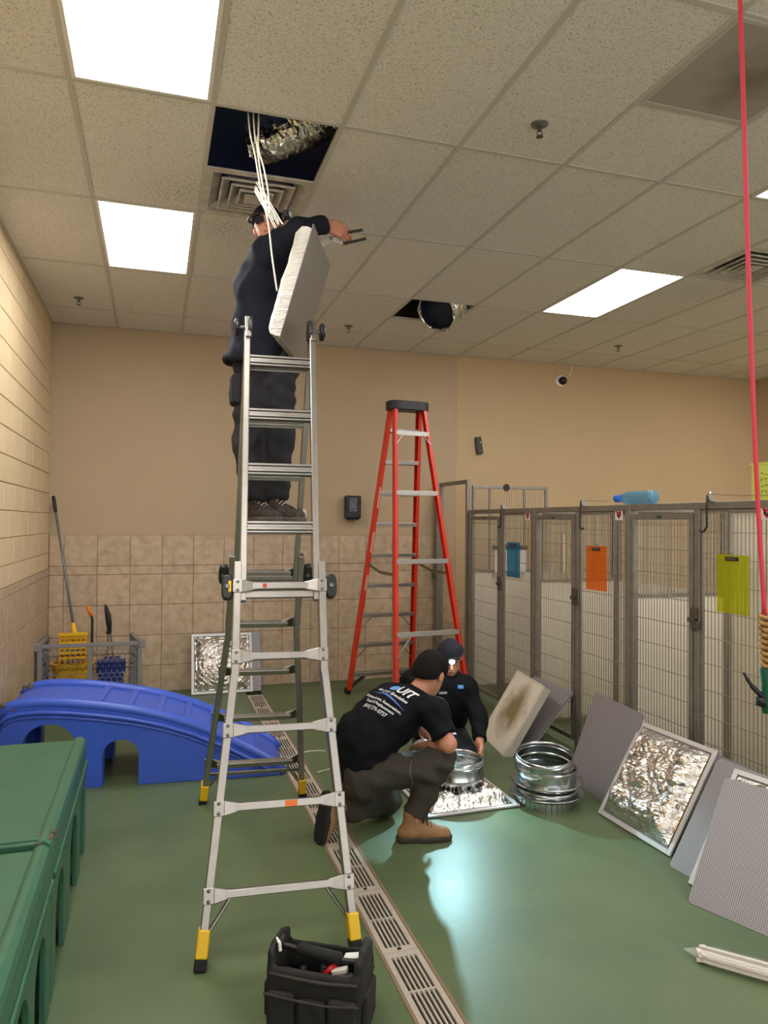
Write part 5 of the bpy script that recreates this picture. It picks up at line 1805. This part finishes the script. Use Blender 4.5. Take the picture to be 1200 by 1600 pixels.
# ================================================================== PEOPLE
M_skin = mat('skin', srgb(196, 142, 112), .5, var=.12, vscale=12, col2=srgb(176, 112, 88))
M_tee = mat('black_tee', srgb(15, 16, 22), .8, spec=.15, bump=.08, bscale=300)
M_jack = mat('black_jacket', srgb(13, 14, 18), .75, spec=.15, bump=.08, bscale=250)
M_navy = mat('dark_navy_shirt', srgb(27, 29, 40), .8, spec=.15, bump=.08, bscale=300)
M_pant = mat('charcoal_trousers', srgb(62, 58, 52), .8, spec=.15, var=.1, vscale=20, bump=.08, bscale=280)
M_pant2 = mat('dark_grey_trousers', srgb(48, 48, 52), .8, spec=.15, var=.1, vscale=20, bump=.08, bscale=280)
M_hair = mat('dark_hair', srgb(20, 17, 16), .6, spec=.15, bump=.5, bscale=420)
M_cap = mat('black_cap', srgb(22, 23, 28), .8, spec=.15)
M_tan = mat('tan_suede', srgb(146, 108, 70), .75, var=.2, vscale=16, bump=.1, bscale=200)
M_sole = mat('dark_sole', srgb(56, 46, 40), .8)
M_shoe = mat('grey_trail_shoe', srgb(78, 70, 64), .75, var=.5, vscale=45, col2=srgb(38, 34, 32))
M_lens = mat('dark_lens', srgb(24, 22, 30), .15)
M_lip = mat('lip', srgb(160, 92, 84), .5)
M_eye = mat('eye_white', srgb(224, 218, 212), .3)

def basis(fwd, up):
    f = unit(fwd)
    u = unit(np.asarray(up, float) - f * np.dot(up, f))
    r = np.cross(f, u)                                   # person's right
    return r, f, u

def head(s, c, r, f, u, sc=1.0):
    """head about c (centre of skull); r right, f face, u crown"""
    A = np.array([r, f, u])
    r, f, u = r * sc, f * sc, u * sc
    s.ell(c + u * .018 - f * .006, A, (.076, .094, .098), .01)
    s.ell(c - u * .045 + f * .022, A, (.060, .068, .075), .03)          # jaw and cheeks
    s.cone(c - u * .100 + f * .052, c - u * .085 + f * .06, .022, .026, .03)   # chin
    s.cone(c + u * .005 + f * .088, c - u * .030 + f * .106, .009, .014, .012)  # nose
    for g in (-1, 1):
        s.ell(c + r * g * .036 + f * .074 + u * .012, A, (.019, .014, .013), .012, sub=True)  # eye sockets
        s.ell(c + r * g * .080 - f * .008 - u * .008, A, (.009, .022, .032), .008)            # ears
        s.cone(c + r * g * .018 + f * .090 + u * .032, c + r * g * .055 + f * .076 + u * .030, .007, .006, .012)  # brow
    s.ell(c + f * .094 - u * .062, A, (.024, .008, .008), .008)          # lips

def face_bits(root, c, r, f, u, look):
    A = np.array([r, f, u]).T
    for g in (-1, 1):
        e = MB().ball(c + r * g * .034 + f * .070 + u * .010, .0125, 8).build('eye', M_eye, root, smooth=True)
        MB().ball(c + r * g * .034 + f * .0805 + u * .010, .006, 6).build('iris', mat('iris_brown', srgb(44, 28, 20), .3), e, smooth=True)
        MB().tube([c + r * g * .018 + f * .090 + u * .031, c + r * g * .036 + f * .089 + u * .036, c + r * g * .054 + f * .076 + u * .031], .004, 6).build('eyebrow', M_hair, root)
    MB().tube(spline([c - r * .024 + f * .093 - u * .063, c + f * .1035 - u * .061, c + r * .024 + f * .093 - u * .063], 4), .0035, 6).build('lips', M_lip, root, smooth=True)

def hand(s, w, d, n, thumb_side, curl, spread=.10, sc=1.0, thumb_curl=.5, fdir=None):
    """hand from wrist w along d; n is the palm-side normal (fingers curl towards it); thumb_side = unit vector"""
    d = unit(d)
    n = unit(n - d * np.dot(n, d))
    t = unit(thumb_side - d * np.dot(thumb_side, d) - n * np.dot(thumb_side, n))
    lens = [(.044, .026, .022), (.050, .030, .024), (.046, .028, .022), (.036, .022, .019)]
    rad = [.0092, .0096, .0092, .0082]
    for i in range(4):
        off = (.028 - .019 * i) * sc
        base = w + d * (.088 - .004 * abs(i - 1)) * sc + t * off
        s.cone(w + t * off * .6 + d * .012 * sc, base, .017 * sc, .0125 * sc, .008)
        ang = 0.0
        p = base
        dirb = unit(d + t * spread * (1.2 - i) * .6)
        for j, L in enumerate(lens[i]):
            ang += curl[i] * (.8, 1.0, .75)[j]
            q = p + (dirb * math.cos(ang) + n * math.sin(ang)) * L * sc
            s.cone(p, q, rad[i] * (1 - .08 * j) * sc, rad[i] * (1 - .08 * (j + 1)) * sc, .003)
            p = q
    b = w + d * .030 * sc + t * .026 * sc
    m1 = b + (d * .62 + t * .60 + n * .35) * .045 * sc
    m2 = m1 + unit(d * .85 + t * (.30 - thumb_curl * .5) + n * (.25 + thumb_curl * .6)) * .034 * sc
    m3 = m2 + unit(d * .85 - t * thumb_curl * .6 + n * (.3 + thumb_curl)) * .028 * sc
    s.cone(b, m1, .017 * sc, .0125 * sc, .012)
    s.cone(m1, m2, .0115 * sc, .0105 * sc, .003)
    s.cone(m2, m3, .0105 * sc, .009 * sc, .003)

def shoe(name, ankle, toe_dir, up, mat_u, mat_s, root, L=.285, high=.0, laces=None, seed=0, sole_t=.03):
    """boot or shoe: sole centre line starts .075 behind the ankle on the sole plane"""
    f = unit(toe_dir)
    u = unit(np.asarray(up, float) - f * np.dot(up, f))
    r = np.cross(f, u)
    A = np.array([r, f, u])
    o = np.asarray(ankle, float)                                # ankle point .085 above the sole plane
    z0 = o - u * .085
    s = SDF(o - .26, o + .32, .005)
    s.cone(z0 - f * .045 + u * .045, z0 + f * .06 + u * .050, .040, .041, .02, flat=(r, .92))
    s.cone(z0 + f * .06 + u * .046, z0 + f * (L - .125) + u * .034, .041, .034, .03, flat=(r, 1.18))
    s.cone(z0 - f * .012 + u * .06, z0 - f * .008 + u * (.115 + high), .042, .043, .03, cut=2)
    s.cone(z0 + f * .03 + u * .085, z0 + f * .10 + u * .058, .030, .030, .03)
    s.clip(z0 + u * (sole_t * .7), -u)
    b = sdf_object(s, name, mat_u, root, rel=2, fold=(.0022, 40, seed))
    q = SDF(o - .26, o + .32, .005)
    q.cone(z0 - f * .045 + u * .02, z0 + f * .06 + u * .02, .047, .044, .01, flat=(r, .92))
    q.cone(z0 + f * .06 + u * .02, z0 + f * (L - .122) + u * .02, .044, .040, .02, flat=(r, 1.16))
    q.clip(z0 + u * sole_t, u).clip(z0 + u * .0, -u)
    sl = sdf_object(q, 'sole', mat_s, b, rel=1)
    if laces is not None:
        for k in range(5):
            c = z0 + f * (.035 + .021 * k) + u * (.128 - .0125 * k)
            MB().tube(spline([c - r * .032 - u * .012, c + u * .006, c + r * .032 - u * .012], 4), .0045, 6).build('lace', laces, b)
    return b

def band(c, ax, r0, r1, w, material, name, parent, flat=None):
    pts = []
    ref = unit(flat) if flat is not None else unit(np.cross(ax, V(.3, .5, .2)))
    x = unit(ref - unit(ax) * np.dot(ref, unit(ax)))
    y = np.cross(unit(ax), x)
    P = [np.asarray(c) + x * math.cos(2 * PI * k / 28) * r0 + y * math.sin(2 * PI * k / 28) * r1 for k in range(28)]
    return MB().tube(P, w, 6, closed=True).build(name, material, parent, smooth=True)

def torso_prims(s, pel, sp, ch, nk, shL, shR, fw, g=0.0, k=.05, belly=.0):
    """pelvis, waist, chest, neck base; g = extra cloth thickness"""
    ax = unit(np.asarray(shR) - np.asarray(shL))
    s.cone(pel, sp, .118 + g, .122 + g + belly, k, flat=(ax, 1.28))
    s.cone(sp, ch, .120 + g + belly, .124 + g, k, flat=(ax, 1.34))
    s.cone(ch, nk - unit(nk - ch) * .07, .122 + g, .075 + g, k, flat=(ax, 1.36))
    s.cone(shL, shR, .066 + g, .066 + g, k)
    s.cone(ch, (shL + shR) / 2, .105 + g, .07 + g, k, flat=(ax, 1.3))

# ------------------------------------------------------------------ A: man crouching with his back to us
def worker_a():
    pel = V(1.090, 3.915, .345); sp = V(1.135, 3.93, .50); ch = V(1.285, 3.935, .625); nk = V(1.432, 3.925, .735)
    hd = V(1.532, 3.955, .842)
    shR, shL = V(1.462, 3.735, .672), V(1.335, 4.105, .690)
    elR, wrR = V(1.500, 3.610, .535), V(1.455, 3.80, .475)
    elL, wrL = V(1.54, 4.20, .50), V(1.575, 4.06, .43)
    hipR, knR, anR = V(1.110, 3.825, .325), V(1.480, 3.690, .425), V(1.345, 3.715, .105)
    hipL, knL, anL = V(1.115, 3.995, .320), V(1.300, 4.055, .085), V(.935, 3.875, .135)
    r, f, u = basis(V(.80, .50, -.40), V(.30, .10, 1))
    lo, hi = V(.78, 3.45, -.02), V(1.98, 4.42, 1.02)
    s = SDF(lo, hi, .006)
    head(s, hd, r, f, u, 1.08)
    s.cone(nk - V(.03, 0, .02), hd - u * .05 - f * .01, .058, .054, .03)
    torso_prims(s, pel, sp, ch, nk, shL, shR, f, -.012)
    s.chain([shR, elR], [.050, .043], .02); s.chain([elR, wrR], [.045, .030], .02)
    s.chain([shL, elL], [.050, .041], .02); s.chain([elL, wrL], [.042, .029], .02)
    hand(s, wrR + V(-.01, .02, 0), V(-.25, .9, -.2), V(.3, .1, -.9), V(.8, .2, .2), [.5, .55, .6, .6])
    hand(s, wrL, V(.1, -.8, -.4), V(-.5, -.2, -.8), V(.8, .2, .1), [.35, .4, .45, .5])
    s.chain([hipR, knR, anR], [.075, .055, .038], .03)
    s.chain([hipL, knL, anL], [.075, .055, .038], .03)
    body = sdf_object(s, 'person', M_skin, rel=2, label='man in a black printed t-shirt crouching with his back to the camera', cat='person')
    # t-shirt
    s = SDF(lo, hi, .006)
    torso_prims(s, pel + V(.0, 0, -.01), sp, ch, nk, shL, shR, f, .014, .05, .012)
    s.cone(shR, shR + (elR - shR) * .78, .072, .070, .04, cut=2)
    s.cone(shL, shL + (elL - shL) * .75, .072, .070, .04, cut=2)
    s.cone(nk - unit(nk - ch) * .05, nk + V(.008, .002, .008), .062, .060, .03, cut=2)
    s.clip(pel + V(-.01, 0, -.055), V(-.12, 0, -1))
    tee = sdf_object(s, 'tshirt', M_tee, body, rel=2, fold=(.016, 30, 4))
    band(nk + V(.012, .003, .004), hd - nk, .060, .060, .006, mat('collar_dark', srgb(40, 24, 28), .8), 'collar', tee)
    # trousers
    s = SDF(lo, hi, .006)
    ax = unit(hipR - hipL)
    s.cone(pel + V(.01, 0, .03), pel + V(.01, 0, -.05), .128, .130, .04, flat=(ax, 1.22))
    s.chain([hipR, knR], [.110, .082], .04)
    s.cone(knR, anR + V(.0, 0, .035), .080, .066, .04, cut=2)
    s.chain([hipL, knL + V(0, 0, .012)], [.110, .084], .04)
    s.cone(knL + V(0, 0, .012), anL + (knL - anL) * .12 + V(0, 0, .02), .080, .066, .04, cut=2)
    s.clip(V(0, 0, .003), V(0, 0, -1))
    tr = sdf_object(s, 'trousers', M_pant, body, rel=2, fold=(.020, 30, 11))
    # seam on the outer thigh and cargo pocket edge
    dirv = unit(knR - hipR)
    sv = unit(np.cross(dirv, V(0, 0, 1)))
    sv = sv if sv[1] < 0 else -sv
    bv = bvh_of(tr)
    seam = []
    for k in range(13):
        p = hipR + (knR - hipR) * (.62 + .015 * math.sin(k)) + V(0, 0, .12 - .022 * k) * 1.0
        h = bv.ray_cast(Vector(p + sv * .3), Vector(-sv))
        if h[0] is not None:
            seam.append(np.array(h[0]) + sv * .001)
    if len(seam) > 3:
        MB().tube(seam, .0022, 5).build('pocket_seam', mat('seam_grey', srgb(106, 104, 100), .8), tr)
    # hair, boots
    hair = SDF(hd - .2, hd + .2, .005)
    A = np.array([r, f, u])
    hair.ell(hd + u * .028 - f * .012, A, (.094, .112, .106), 0)
    hair.ell(hd - f * .058 - u * .012, A, (.080, .058, .062), .03)
    hair.clip(hd - u * .040 - f * .06, -u + f * .45)
    hair.clip(hd + f * .068 + u * .02, f - u * .35)
    for g in (-1, 1):
        hair.ell(hd + r * g * .092 + f * .004 - u * .020, A, (.034, .040, .046), .008, sub=True)
    sdf_object(hair, 'hair', M_hair, body, rel=1, fold=(.002, 60, 2))
    face_bits(body, hd, r, f, u, None)
    shoe('boot', anR + V(-.005, 0, -.02), V(.97, -.18, 0), V(0, 0, 1), M_tan, M_sole, body, L=.30, high=.045, laces=mat('lace_brown', srgb(70, 44, 30), .7), seed=3)
    # rear foot: up on its toes, sole towards us and left
    shoe('boot', V(.945, 3.865, .165), V(-.18, -.10, -.97), V(.80, .36, -.10), M_tan, M_rubber, body, L=.27, high=.03, seed=4)
    # printing on the back of the shirt
    bv = bvh_of(tee)
    # frame on the back: ey runs from waist to collar, ex across towards his right shoulder
    ey = unit(V(.145, .0, .16))
    n0 = unit(V(-.62, -.42, .66))
    ey = unit(ey - n0 * np.dot(ey, n0))
    ex = np.cross(ey, n0)
    _c, _s = math.cos(.16), math.sin(.16)
    ex, ey = ex * _c + ey * _s, ey * _c - ex * _s
    oc = V(1.285, 3.905, .66)
    def printed(name, mbx, material):
        vs = []
        for p in mbx.v:
            p = np.array(p)
            h = bv.ray_cast(Vector(p + n0 * .25), Vector(-n0), .6)
            q = (np.array(h[0]) + n0 * .0016) if h[0] is not None else p
            vs.append(tuple(q))
        mbx.v = vs
        return mbx.build(name, material, tee)
    M_print = mat('print_white', srgb(232, 234, 238), .7)
    M_blue = mat('print_blue', srgb(96, 156, 226), .7)
    def line(txt, size, a, b2, align='CENTER', shear=0.0, material=None, name='lettering'):
        mb = text_mb(txt, size, oc + ex * a + ey * b2, ex, ey, n0, 0.0, align, shear, .0022 if size > .05 else .0004)
        return printed(name, refine(mb, size * .25), material or M_print)
    line('UIT', .078, .062, .105)
    logo = MB().prism([(math.cos(k * PI / 10) * .040 - .038, math.sin(k * PI / 10) * .024 + .105) for k in range(20)], oc, ex, ey, n0, .0)
    logo.f = [logo.f[0]]
    printed('logo_oval', refine(logo, .012), M_blue)
    line('Air Quality Specialists', .026, .0, .055, shear=.25)
    sw = MB()
    P = []
    for k in range(25):
        t = k / 24
        x = -.11 + .24 * t
        yv = .016 + .020 * math.sin(PI * (t * .9 + .1)) - .01 * t
        P.append((x, yv, .0012 + .0045 * math.sin(PI * min(1, t * 1.05)) ))
    vs = [oc + ex * x + ey * (yv + w) for x, yv, w in P] + [oc + ex * x + ey * (yv - w) for x, yv, w in P]
    sw.add(vs, [(k, k + 1, 25 + k + 1, 25 + k) for k in range(24)])
    printed('swoosh', sw, mat('print_swoosh', srgb(84, 120, 206), .7))
    line('Drainage & Attic, Restoration,', .022, -.008, -.014)
    line('Cleaning & Replacement', .022, -.008, -.040)
    line('(818) 579-0727', .030, -.014, -.072)
    # small white label on the sleeve
    p = shR + (elR - shR) * .72
    h = bv.ray_cast(Vector(p + V(.4, -.1, .05)), Vector((-.97, .24, -.1)))
    if h[0] is not None:
        nn = np.array(h[1])
        MB().obox(np.array(h[0]) + nn * .002, unit(np.cross(nn, elR - shR)), unit(elR - shR), nn, .014, .008, .001).build('sleeve_tag', M_print, tee)
    return body

def bvh_of(ob):
    me = ob.data
    o = WLOC[ob.name]
    vs = [Vector(np.array(v.co) + o) for v in me.vertices]
    return BVHTree.FromPolygons(vs, [tuple(p.vertices) for p in me.polygons])

def refine(mb, size):
    """triangulate and split long edges so lettering can follow a curved surface"""
    import bmesh
    bm = bmesh.new()
    vs = [bm.verts.new(p) for p in mb.v]
    for f_ in mb.f:
        try:
            bm.faces.new([vs[i] for i in f_])
        except ValueError:
            pass
    bmesh.ops.triangulate(bm, faces=bm.faces[:])
    for _ in range(3):
        es = [e for e in bm.edges if e.calc_length() > size]
        if not es:
            break
        bmesh.ops.subdivide_edges(bm, edges=es, cuts=1)
        bmesh.ops.triangulate(bm, faces=bm.faces[:])
    bm.verts.index_update()
    out = MB()
    out.v = [tuple(v.co) for v in bm.verts]
    out.f = [tuple(v.index for v in f_.verts) for f_ in bm.faces]
    bm.free()
    return out

def cap_with_brim(name, parent, c, r, f, u, material, brim=True, tilt=.0):
    A = np.array([r, f, u])
    s = SDF(c - .22, c + .22, .005)
    s.ell(c + u * .030 - f * .004, A, (.088, .106, .098), 0)
    s.clip(c + u * .030, -u + f * .06)
    if brim:
        s.ell(c + u * .036 + f * .115, np.array([r, unit(f - u * .25), unit(u + f * .25)]), (.078, .070, .010), .012)
    return sdf_object(s, name, material, parent, rel=2)

def headlamp(name, parent, c, r, f, u, lit):
    A = np.array([r, f, u])
    st = [c + u * .050 + r * math.cos(a) * .091 + f * (math.sin(a) * .109 - .004) for a in [2 * PI * k / 32 for k in range(32)]]
    hl = MB().tube(st, .007, 6, closed=True).build(name, M_black, parent, smooth=True)
    b = c + u * .050 + f * .118
    MB().obox(b, r, f, u, .030, .016, .020).build('lamp_housing', M_black, hl, bevel=.006)
    lens = MB().lathe(b + f * .0175, [(.001, .010), (.014, .008), (.018, .001)], 20, ax=f)
    lens.build('lamp_lens', lit, hl, smooth=True)
    return b

# ------------------------------------------------------------------ B: man with the headlamp
def worker_b():
    hd = V(1.985, 4.745, .775)
    nk = V(1.972, 4.80, .640); ch = V(1.955, 4.85, .50); sp = V(1.99, 4.95, .33); pel = V(2.02, 5.02, .215)
    shR, shL = V(1.765, 4.90, .575), V(2.110, 4.745, .545)
    elL, wrL = V(2.150, 4.62, .350), V(2.100, 4.500, .235)
    elR, wrR = V(1.66, 4.74, .40), V(1.72, 4.55, .30)
    hipL, knL, anL = V(2.09, 4.98, .20), V(2.060, 4.575, .10), V(2.16, 4.98, .07)
    hipR, knR, anR = V(1.93, 5.03, .20), V(1.80, 4.70, .10), V(1.90, 5.12, .07)
    r, f, u = basis(V(-.28, -.90, -.42), V(-.12, -.25, 1))
    lo, hi = V(1.5, 4.25, -.02), V(2.4, 5.45, 1.0)
    s = SDF(lo, hi, .006)
    head(s, hd, r, f, u)
    s.cone(nk, hd - u * .05, .055, .052, .03)
    torso_prims(s, pel, sp, ch, nk, shL, shR, f, -.012)
    s.chain([shL, elL, wrL], [.048, .040, .029], .02)
    s.chain([shR, elR, wrR], [.048, .040, .029], .02)
    hand(s, wrL, V(-.10, -.35, -.9), V(-.9, .1, .1), V(0, -.9, .3), [.25, .3, .35, .4], thumb_curl=.3)
    hand(s, wrR, V(.3, -.7, -.5), V(.2, .1, -.9), V(.8, .3, .1), [.3, .35, .4, .4])
    s.chain([hipL, knL, anL], [.075, .055, .04], .03)
    s.chain([hipR, knR, anR], [.075, .055, .04], .03)
    body = sdf_object(s, 'person', M_skin, rel=2, label='man in a dark jacket and cap with a lit headlamp, kneeling behind the other man', cat='person')
    face_bits(body, hd, r, f, u, None)
    s = SDF(lo, hi, .006)
    torso_prims(s, pel + V(0, 0, .01), sp, ch, nk, shL, shR, f, .022, .05)
    s.cone(nk - V(0, 0, .05), nk + (hd - nk) * .22, .070, .066, .03, cut=2)
    s.chain([shL, elL], [.074, .062], .04); s.cone(elL, elL + (wrL - elL) * .86, .060, .050, .03, cut=2)
    s.chain([shR, elR], [.074, .062], .04); s.cone(elR, elR + (wrR - elR) * .86, .060, .050, .03, cut=2)
    s.clip(pel - V(0, 0, .06), V(0, 0, -1))
    jk = sdf_object(s, 'jacket', M_jack, body, rel=2, fold=(.016, 28, 21))
    s = SDF(lo, hi, .006)
    ax = unit(hipL - hipR)
    s.cone(pel + V(0, 0, .02), pel - V(0, .0, .03), .12, .122, .04, flat=(ax, 1.2))
    for h_, k_, a_ in ((hipL, knL, anL), (hipR, knR, anR)):
        s.chain([h_, k_], [.10, .080], .04); s.cone(k_, k_ + (a_ - k_) * .85, .078, .062, .04, cut=2)
    s.clip(V(0, 0, .003), V(0, 0, -1))
    sdf_object(s, 'trousers', M_pant2, body, rel=2, fold=(.014, 28, 23))
    shoe('boot', anL + V(0, .04, .02), V(.05, .5, -.9), V(0, .9, .5), M_black, M_rubber, body, L=.26, seed=5)
    shoe('boot', anR + V(0, .04, .02), V(.05, .5, -.9), V(0, .9, .5), M_black, M_rubber, body, L=.26, seed=6)
    cp = cap_with_brim('cap', body, hd, r, f, u, mat('navy_cap', srgb(26, 28, 44), .8), brim=False)
    M_lit = emission_mat('headlamp_lens', (.85, .97, 1.0, 1), 60.0)
    b = headlamp('headlamp', cp, hd, r, f, u, M_lit)
    # glasses and the lowered mask under the chin
    g_ = MB()
    for q in (-1, 1):
        cc = hd + r * q * .034 + f * .094 + u * .008
        g_.tube([cc + r * math.cos(a) * .024 + u * math.sin(a) * .017 for a in [2 * PI * k / 14 for k in range(14)]], .0022, 5, closed=True)
        g_.tube([cc + r * q * .024, hd + r * q * .082 + f * .0 + u * .012], .0022, 5)
    g_.tube([hd - r * .010 + f * .096 + u * .010, hd + r * .010 + f * .096 + u * .010], .0022, 5)
    g_.build('glasses', M_black, body)
    # chest print
    bv = bvh_of(jk)
    for dx, dz, sx, sz, m_, nm in ((-.06, -.13, .028, .008, mat('print_grey', srgb(150, 150, 152), .7), 'chest_lettering'), (.065, -.095, .020, .012, mat('print_blue', srgb(96, 156, 226)), 'chest_logo')):
        p = nk + V(dx, 0, dz)
        h = bv.ray_cast(Vector(p + V(0, -.5, .1)), Vector((0, .98, -.18)))
        if h[0] is not None:
            nn = unit(np.array(h[1])); nn = nn if nn[1] < 0 else -nn
            xx = unit(np.cross(V(0, 0, 1), nn)); yy = np.cross(nn, xx)
            MB().obox(np.array(h[0]) + nn * .003, xx, yy, nn, sx, sz, .0015).build(nm, m_, jk)
    # the lamp itself
    ld = bpy.data.lights.new('headlamp_beam', 'SPOT')
    ld.energy = HEADLAMP_W
    ld.color = (.50, .90, 1.0)
    ld.spot_size = math.radians(80)
    ld.spot_blend = .5
    ld.shadow_soft_size = .018
    lo_ = bpy.data.objects.new('headlamp_beam', ld)
    COL.objects.link(lo_)
    src = b + f * .045
    lo_.location = tuple(src)
    lo_.rotation_euler = Vector(tuple(HEADLAMP_AIM - src)).to_track_quat('-Z', 'Y').to_euler()
    return body
HEADLAMP_AIM = V(1.62, 3.0, 0.0)

# ------------------------------------------------------------------ C: man on the ladder
def worker_c():
    anL, anR = V(.640, 4.085, 1.795), V(.530, 4.125, 1.795)
    knL, knR = V(.668, 4.145, 2.19), V(.498, 4.195, 2.19)
    hipL, hipR = V(.665, 4.19, 2.60), V(.520, 4.225, 2.60)
    pel = V(.590, 4.205, 2.66); sp = V(.570, 4.225, 2.84); ch = V(.575, 4.235, 3.06); nk = V(.600, 4.19, 3.255)
    hd = V(.588, 4.09, 3.372)
    shR, shL = V(.585, 4.085, 3.215), V(.690, 4.345, 3.225)
    elR, wrR = V(.735, 3.93, 3.325), V(.905, 3.985, 3.385)
    elL, wrL = V(.77, 4.41, 3.02), V(.840, 4.205, 3.18)
    r, f, u = basis(V(-.28, -.95, .05), V(-.22, .05, 1))
    r2, f2, u2 = basis(V(.80, -.55, .05), V(-.22, .05, 1))
    lo, hi = V(.25, 3.70, 1.60), V(1.25, 4.62, 3.60)
    s = SDF(lo, hi, .006)
    head(s, hd, r, f, u)
    s.cone(nk - V(0, 0, .02), hd - u * .05, .055, .052, .03)
    torso_prims(s, pel, sp, ch, nk, shL, shR, f, -.012)
    s.chain([shR, elR, wrR], [.050, .042, .030], .02)
    s.chain([shL, elL, wrL], [.050, .042, .030], .02)
    hand(s, wrR - V(.012, 0, 0), V(.93, -.10, -.26), V(.05, .95, -.25), V(.2, .2, .95), [.62, .70, .74, .78], thumb_curl=.9, sc=1.15)
    hand(s, wrL, V(.80, -.30, .32), V(.1, -.95, .1), V(-.3, -.1, .9), [.75, .8, .8, .8], thumb_curl=.5)
    s.chain([hipL, knL, anL], [.075, .055, .04], .03)
    s.chain([hipR, knR, anR], [.075, .055, .04], .03)
    body = sdf_object(s, 'person', M_skin, rel=2, label='man in dark clothes and cap standing high on the aluminium ladder', cat='person')
    face_bits(body, hd, r, f, u, None)
    s = SDF(lo, hi, .006)
    torso_prims(s, pel + V(0, 0, -.05), sp, ch, nk, shL, shR, f, .018, .06)
    s.cone(nk - V(0, 0, .06), nk + (hd - nk) * .15, .066, .060, .03, cut=2)
    s.chain([shR, elR], [.078, .060], .05); s.cone(elR, elR + (wrR - elR) * .90, .058, .044, .03, cut=2)
    s.chain([shL, elL], [.078, .060], .05); s.cone(elL, elL + (wrL - elL) * .88, .058, .044, .03, cut=2)
    s.cone(sp, V(.50, 4.20, 2.62), .12, .13, .06)
    s.clip(V(.5, 4.2, 2.60), V(-.25, 0, -1))
    sh = sdf_object(s, 'shirt', M_navy, body, rel=2, fold=(.015, 24, 31))
    s = SDF(lo, hi, .006)
    s.cone(pel + V(0, 0, .02), pel + V(0, 0, -.06), .115, .118, .04, flat=(unit(hipR - hipL), 1.22))
    for h_, k_, a_ in ((hipL, knL, anL), (hipR, knR, anR)):
        s.chain([h_, k_], [.104, .082], .045); s.cone(k_, a_ + V(0, 0, .045), .080, .070, .04, cut=2)
    tr = sdf_object(s, 'trousers', M_pant2, body, rel=2, fold=(.016, 28, 33))
    # cargo pocket on the near thigh
    s = SDF(V(.36, 3.98, 2.28), V(.58, 4.3, 2.62), .005)
    s.rbox(V(.425, 4.20, 2.46), np.eye(3), (.028, .072, .085), .02, 0)
    sdf_object(s, 'cargo_pocket', M_pant2, tr, rel=2, fold=(.004, 30, 36))
    M_lc = mat('lace_speckled', srgb(176, 166, 150), .7)
    for an, sd_ in ((anL, 7), (anR, 8)):
        b = shoe('shoe', an, V(.62, -.78, 0), V(0, 0, 1), M_shoe, mat('trail_sole', srgb(90, 86, 80), .8), body, L=.30, high=.02, laces=M_lc, seed=sd_)
        MB().lathe(an + V(.035, -.045, .055), [(.001, .006), (.015, .005), (.017, 0)], 12, ax=unit(V(.5, -.7, .5))).build('ankle_badge', mat('badge_rust', srgb(140, 92, 78), .6), b)
    cp = cap_with_brim('cap', body, hd, r, f, u, M_cap, brim=False)
    headlamp('headlamp', cp, hd, r2, f2, u2, mat('lamp_off', srgb(180, 184, 190), .15))
    g_ = MB()
    for q in (-1, 1):
        g_.obox(hd + r * q * .036 + f * .092 + u * .010, unit(r - f * q * .25), u, unit(f + r * q * .25), .026, .018, .003)
        g_.tube([hd + r * q * .062 + f * .085 + u * .012, hd + r * q * .088 + f * .0 + u * .012], .003, 5)
    g_.build('glasses', M_lens, body)
    return body
worker_a()
worker_b()
worker_c()

# ---- pliers in the raised hand
t = thing('tongue_groove_pliers', 'pliers with black handles in the raised hand of the man on the ladder', 'pliers', (.95, 3.995, 3.33))
c = V(.925, 3.995, 3.315)
M_pl = mat('plier_steel', srgb(196, 194, 188), .3, .8)
MB().bar(c, V(.868, 3.985, 3.275), .030, .009, V(0, 0, 1)).bar(V(.868, 3.985, 3.275), V(.845, 3.99, 3.285), .016, .009, V(0, 0, 1)).bar(c, V(.99, 3.99, 3.345), .016, .008, V(0, 0, 1)).build('upper_jaw', M_pl, t, bevel=.002)
MB().bar(c + V(0, .009, -.004), V(.862, 3.995, 3.255), .022, .008, V(0, 0, 1)).bar(c + V(0, .009, -.004), V(1.0, 3.99, 3.295), .016, .008, V(0, 0, 1)).build('lower_jaw', M_pl, t, bevel=.002)
MB().lathe(c + V(0, -.008, 0), [(.001, .004), (.010, .003), (.011, 0)], 12, ax=V(0, -1, 0)).build('pivot', M_bolt, t)
MB().tube(spline([(.985, 3.99, 3.343), (1.04, 3.985, 3.365), (1.105, 3.975, 3.380)], 5), [.008] * 10 + [.0085], 8).build('handle_grip', M_black, t, smooth=True)
MB().tube(spline([(.995, 3.99, 3.296), (1.05, 3.985, 3.310), (1.125, 3.97, 3.332)], 5), [.008] * 10 + [.0085], 8).build('handle_grip', M_black, t, smooth=True)
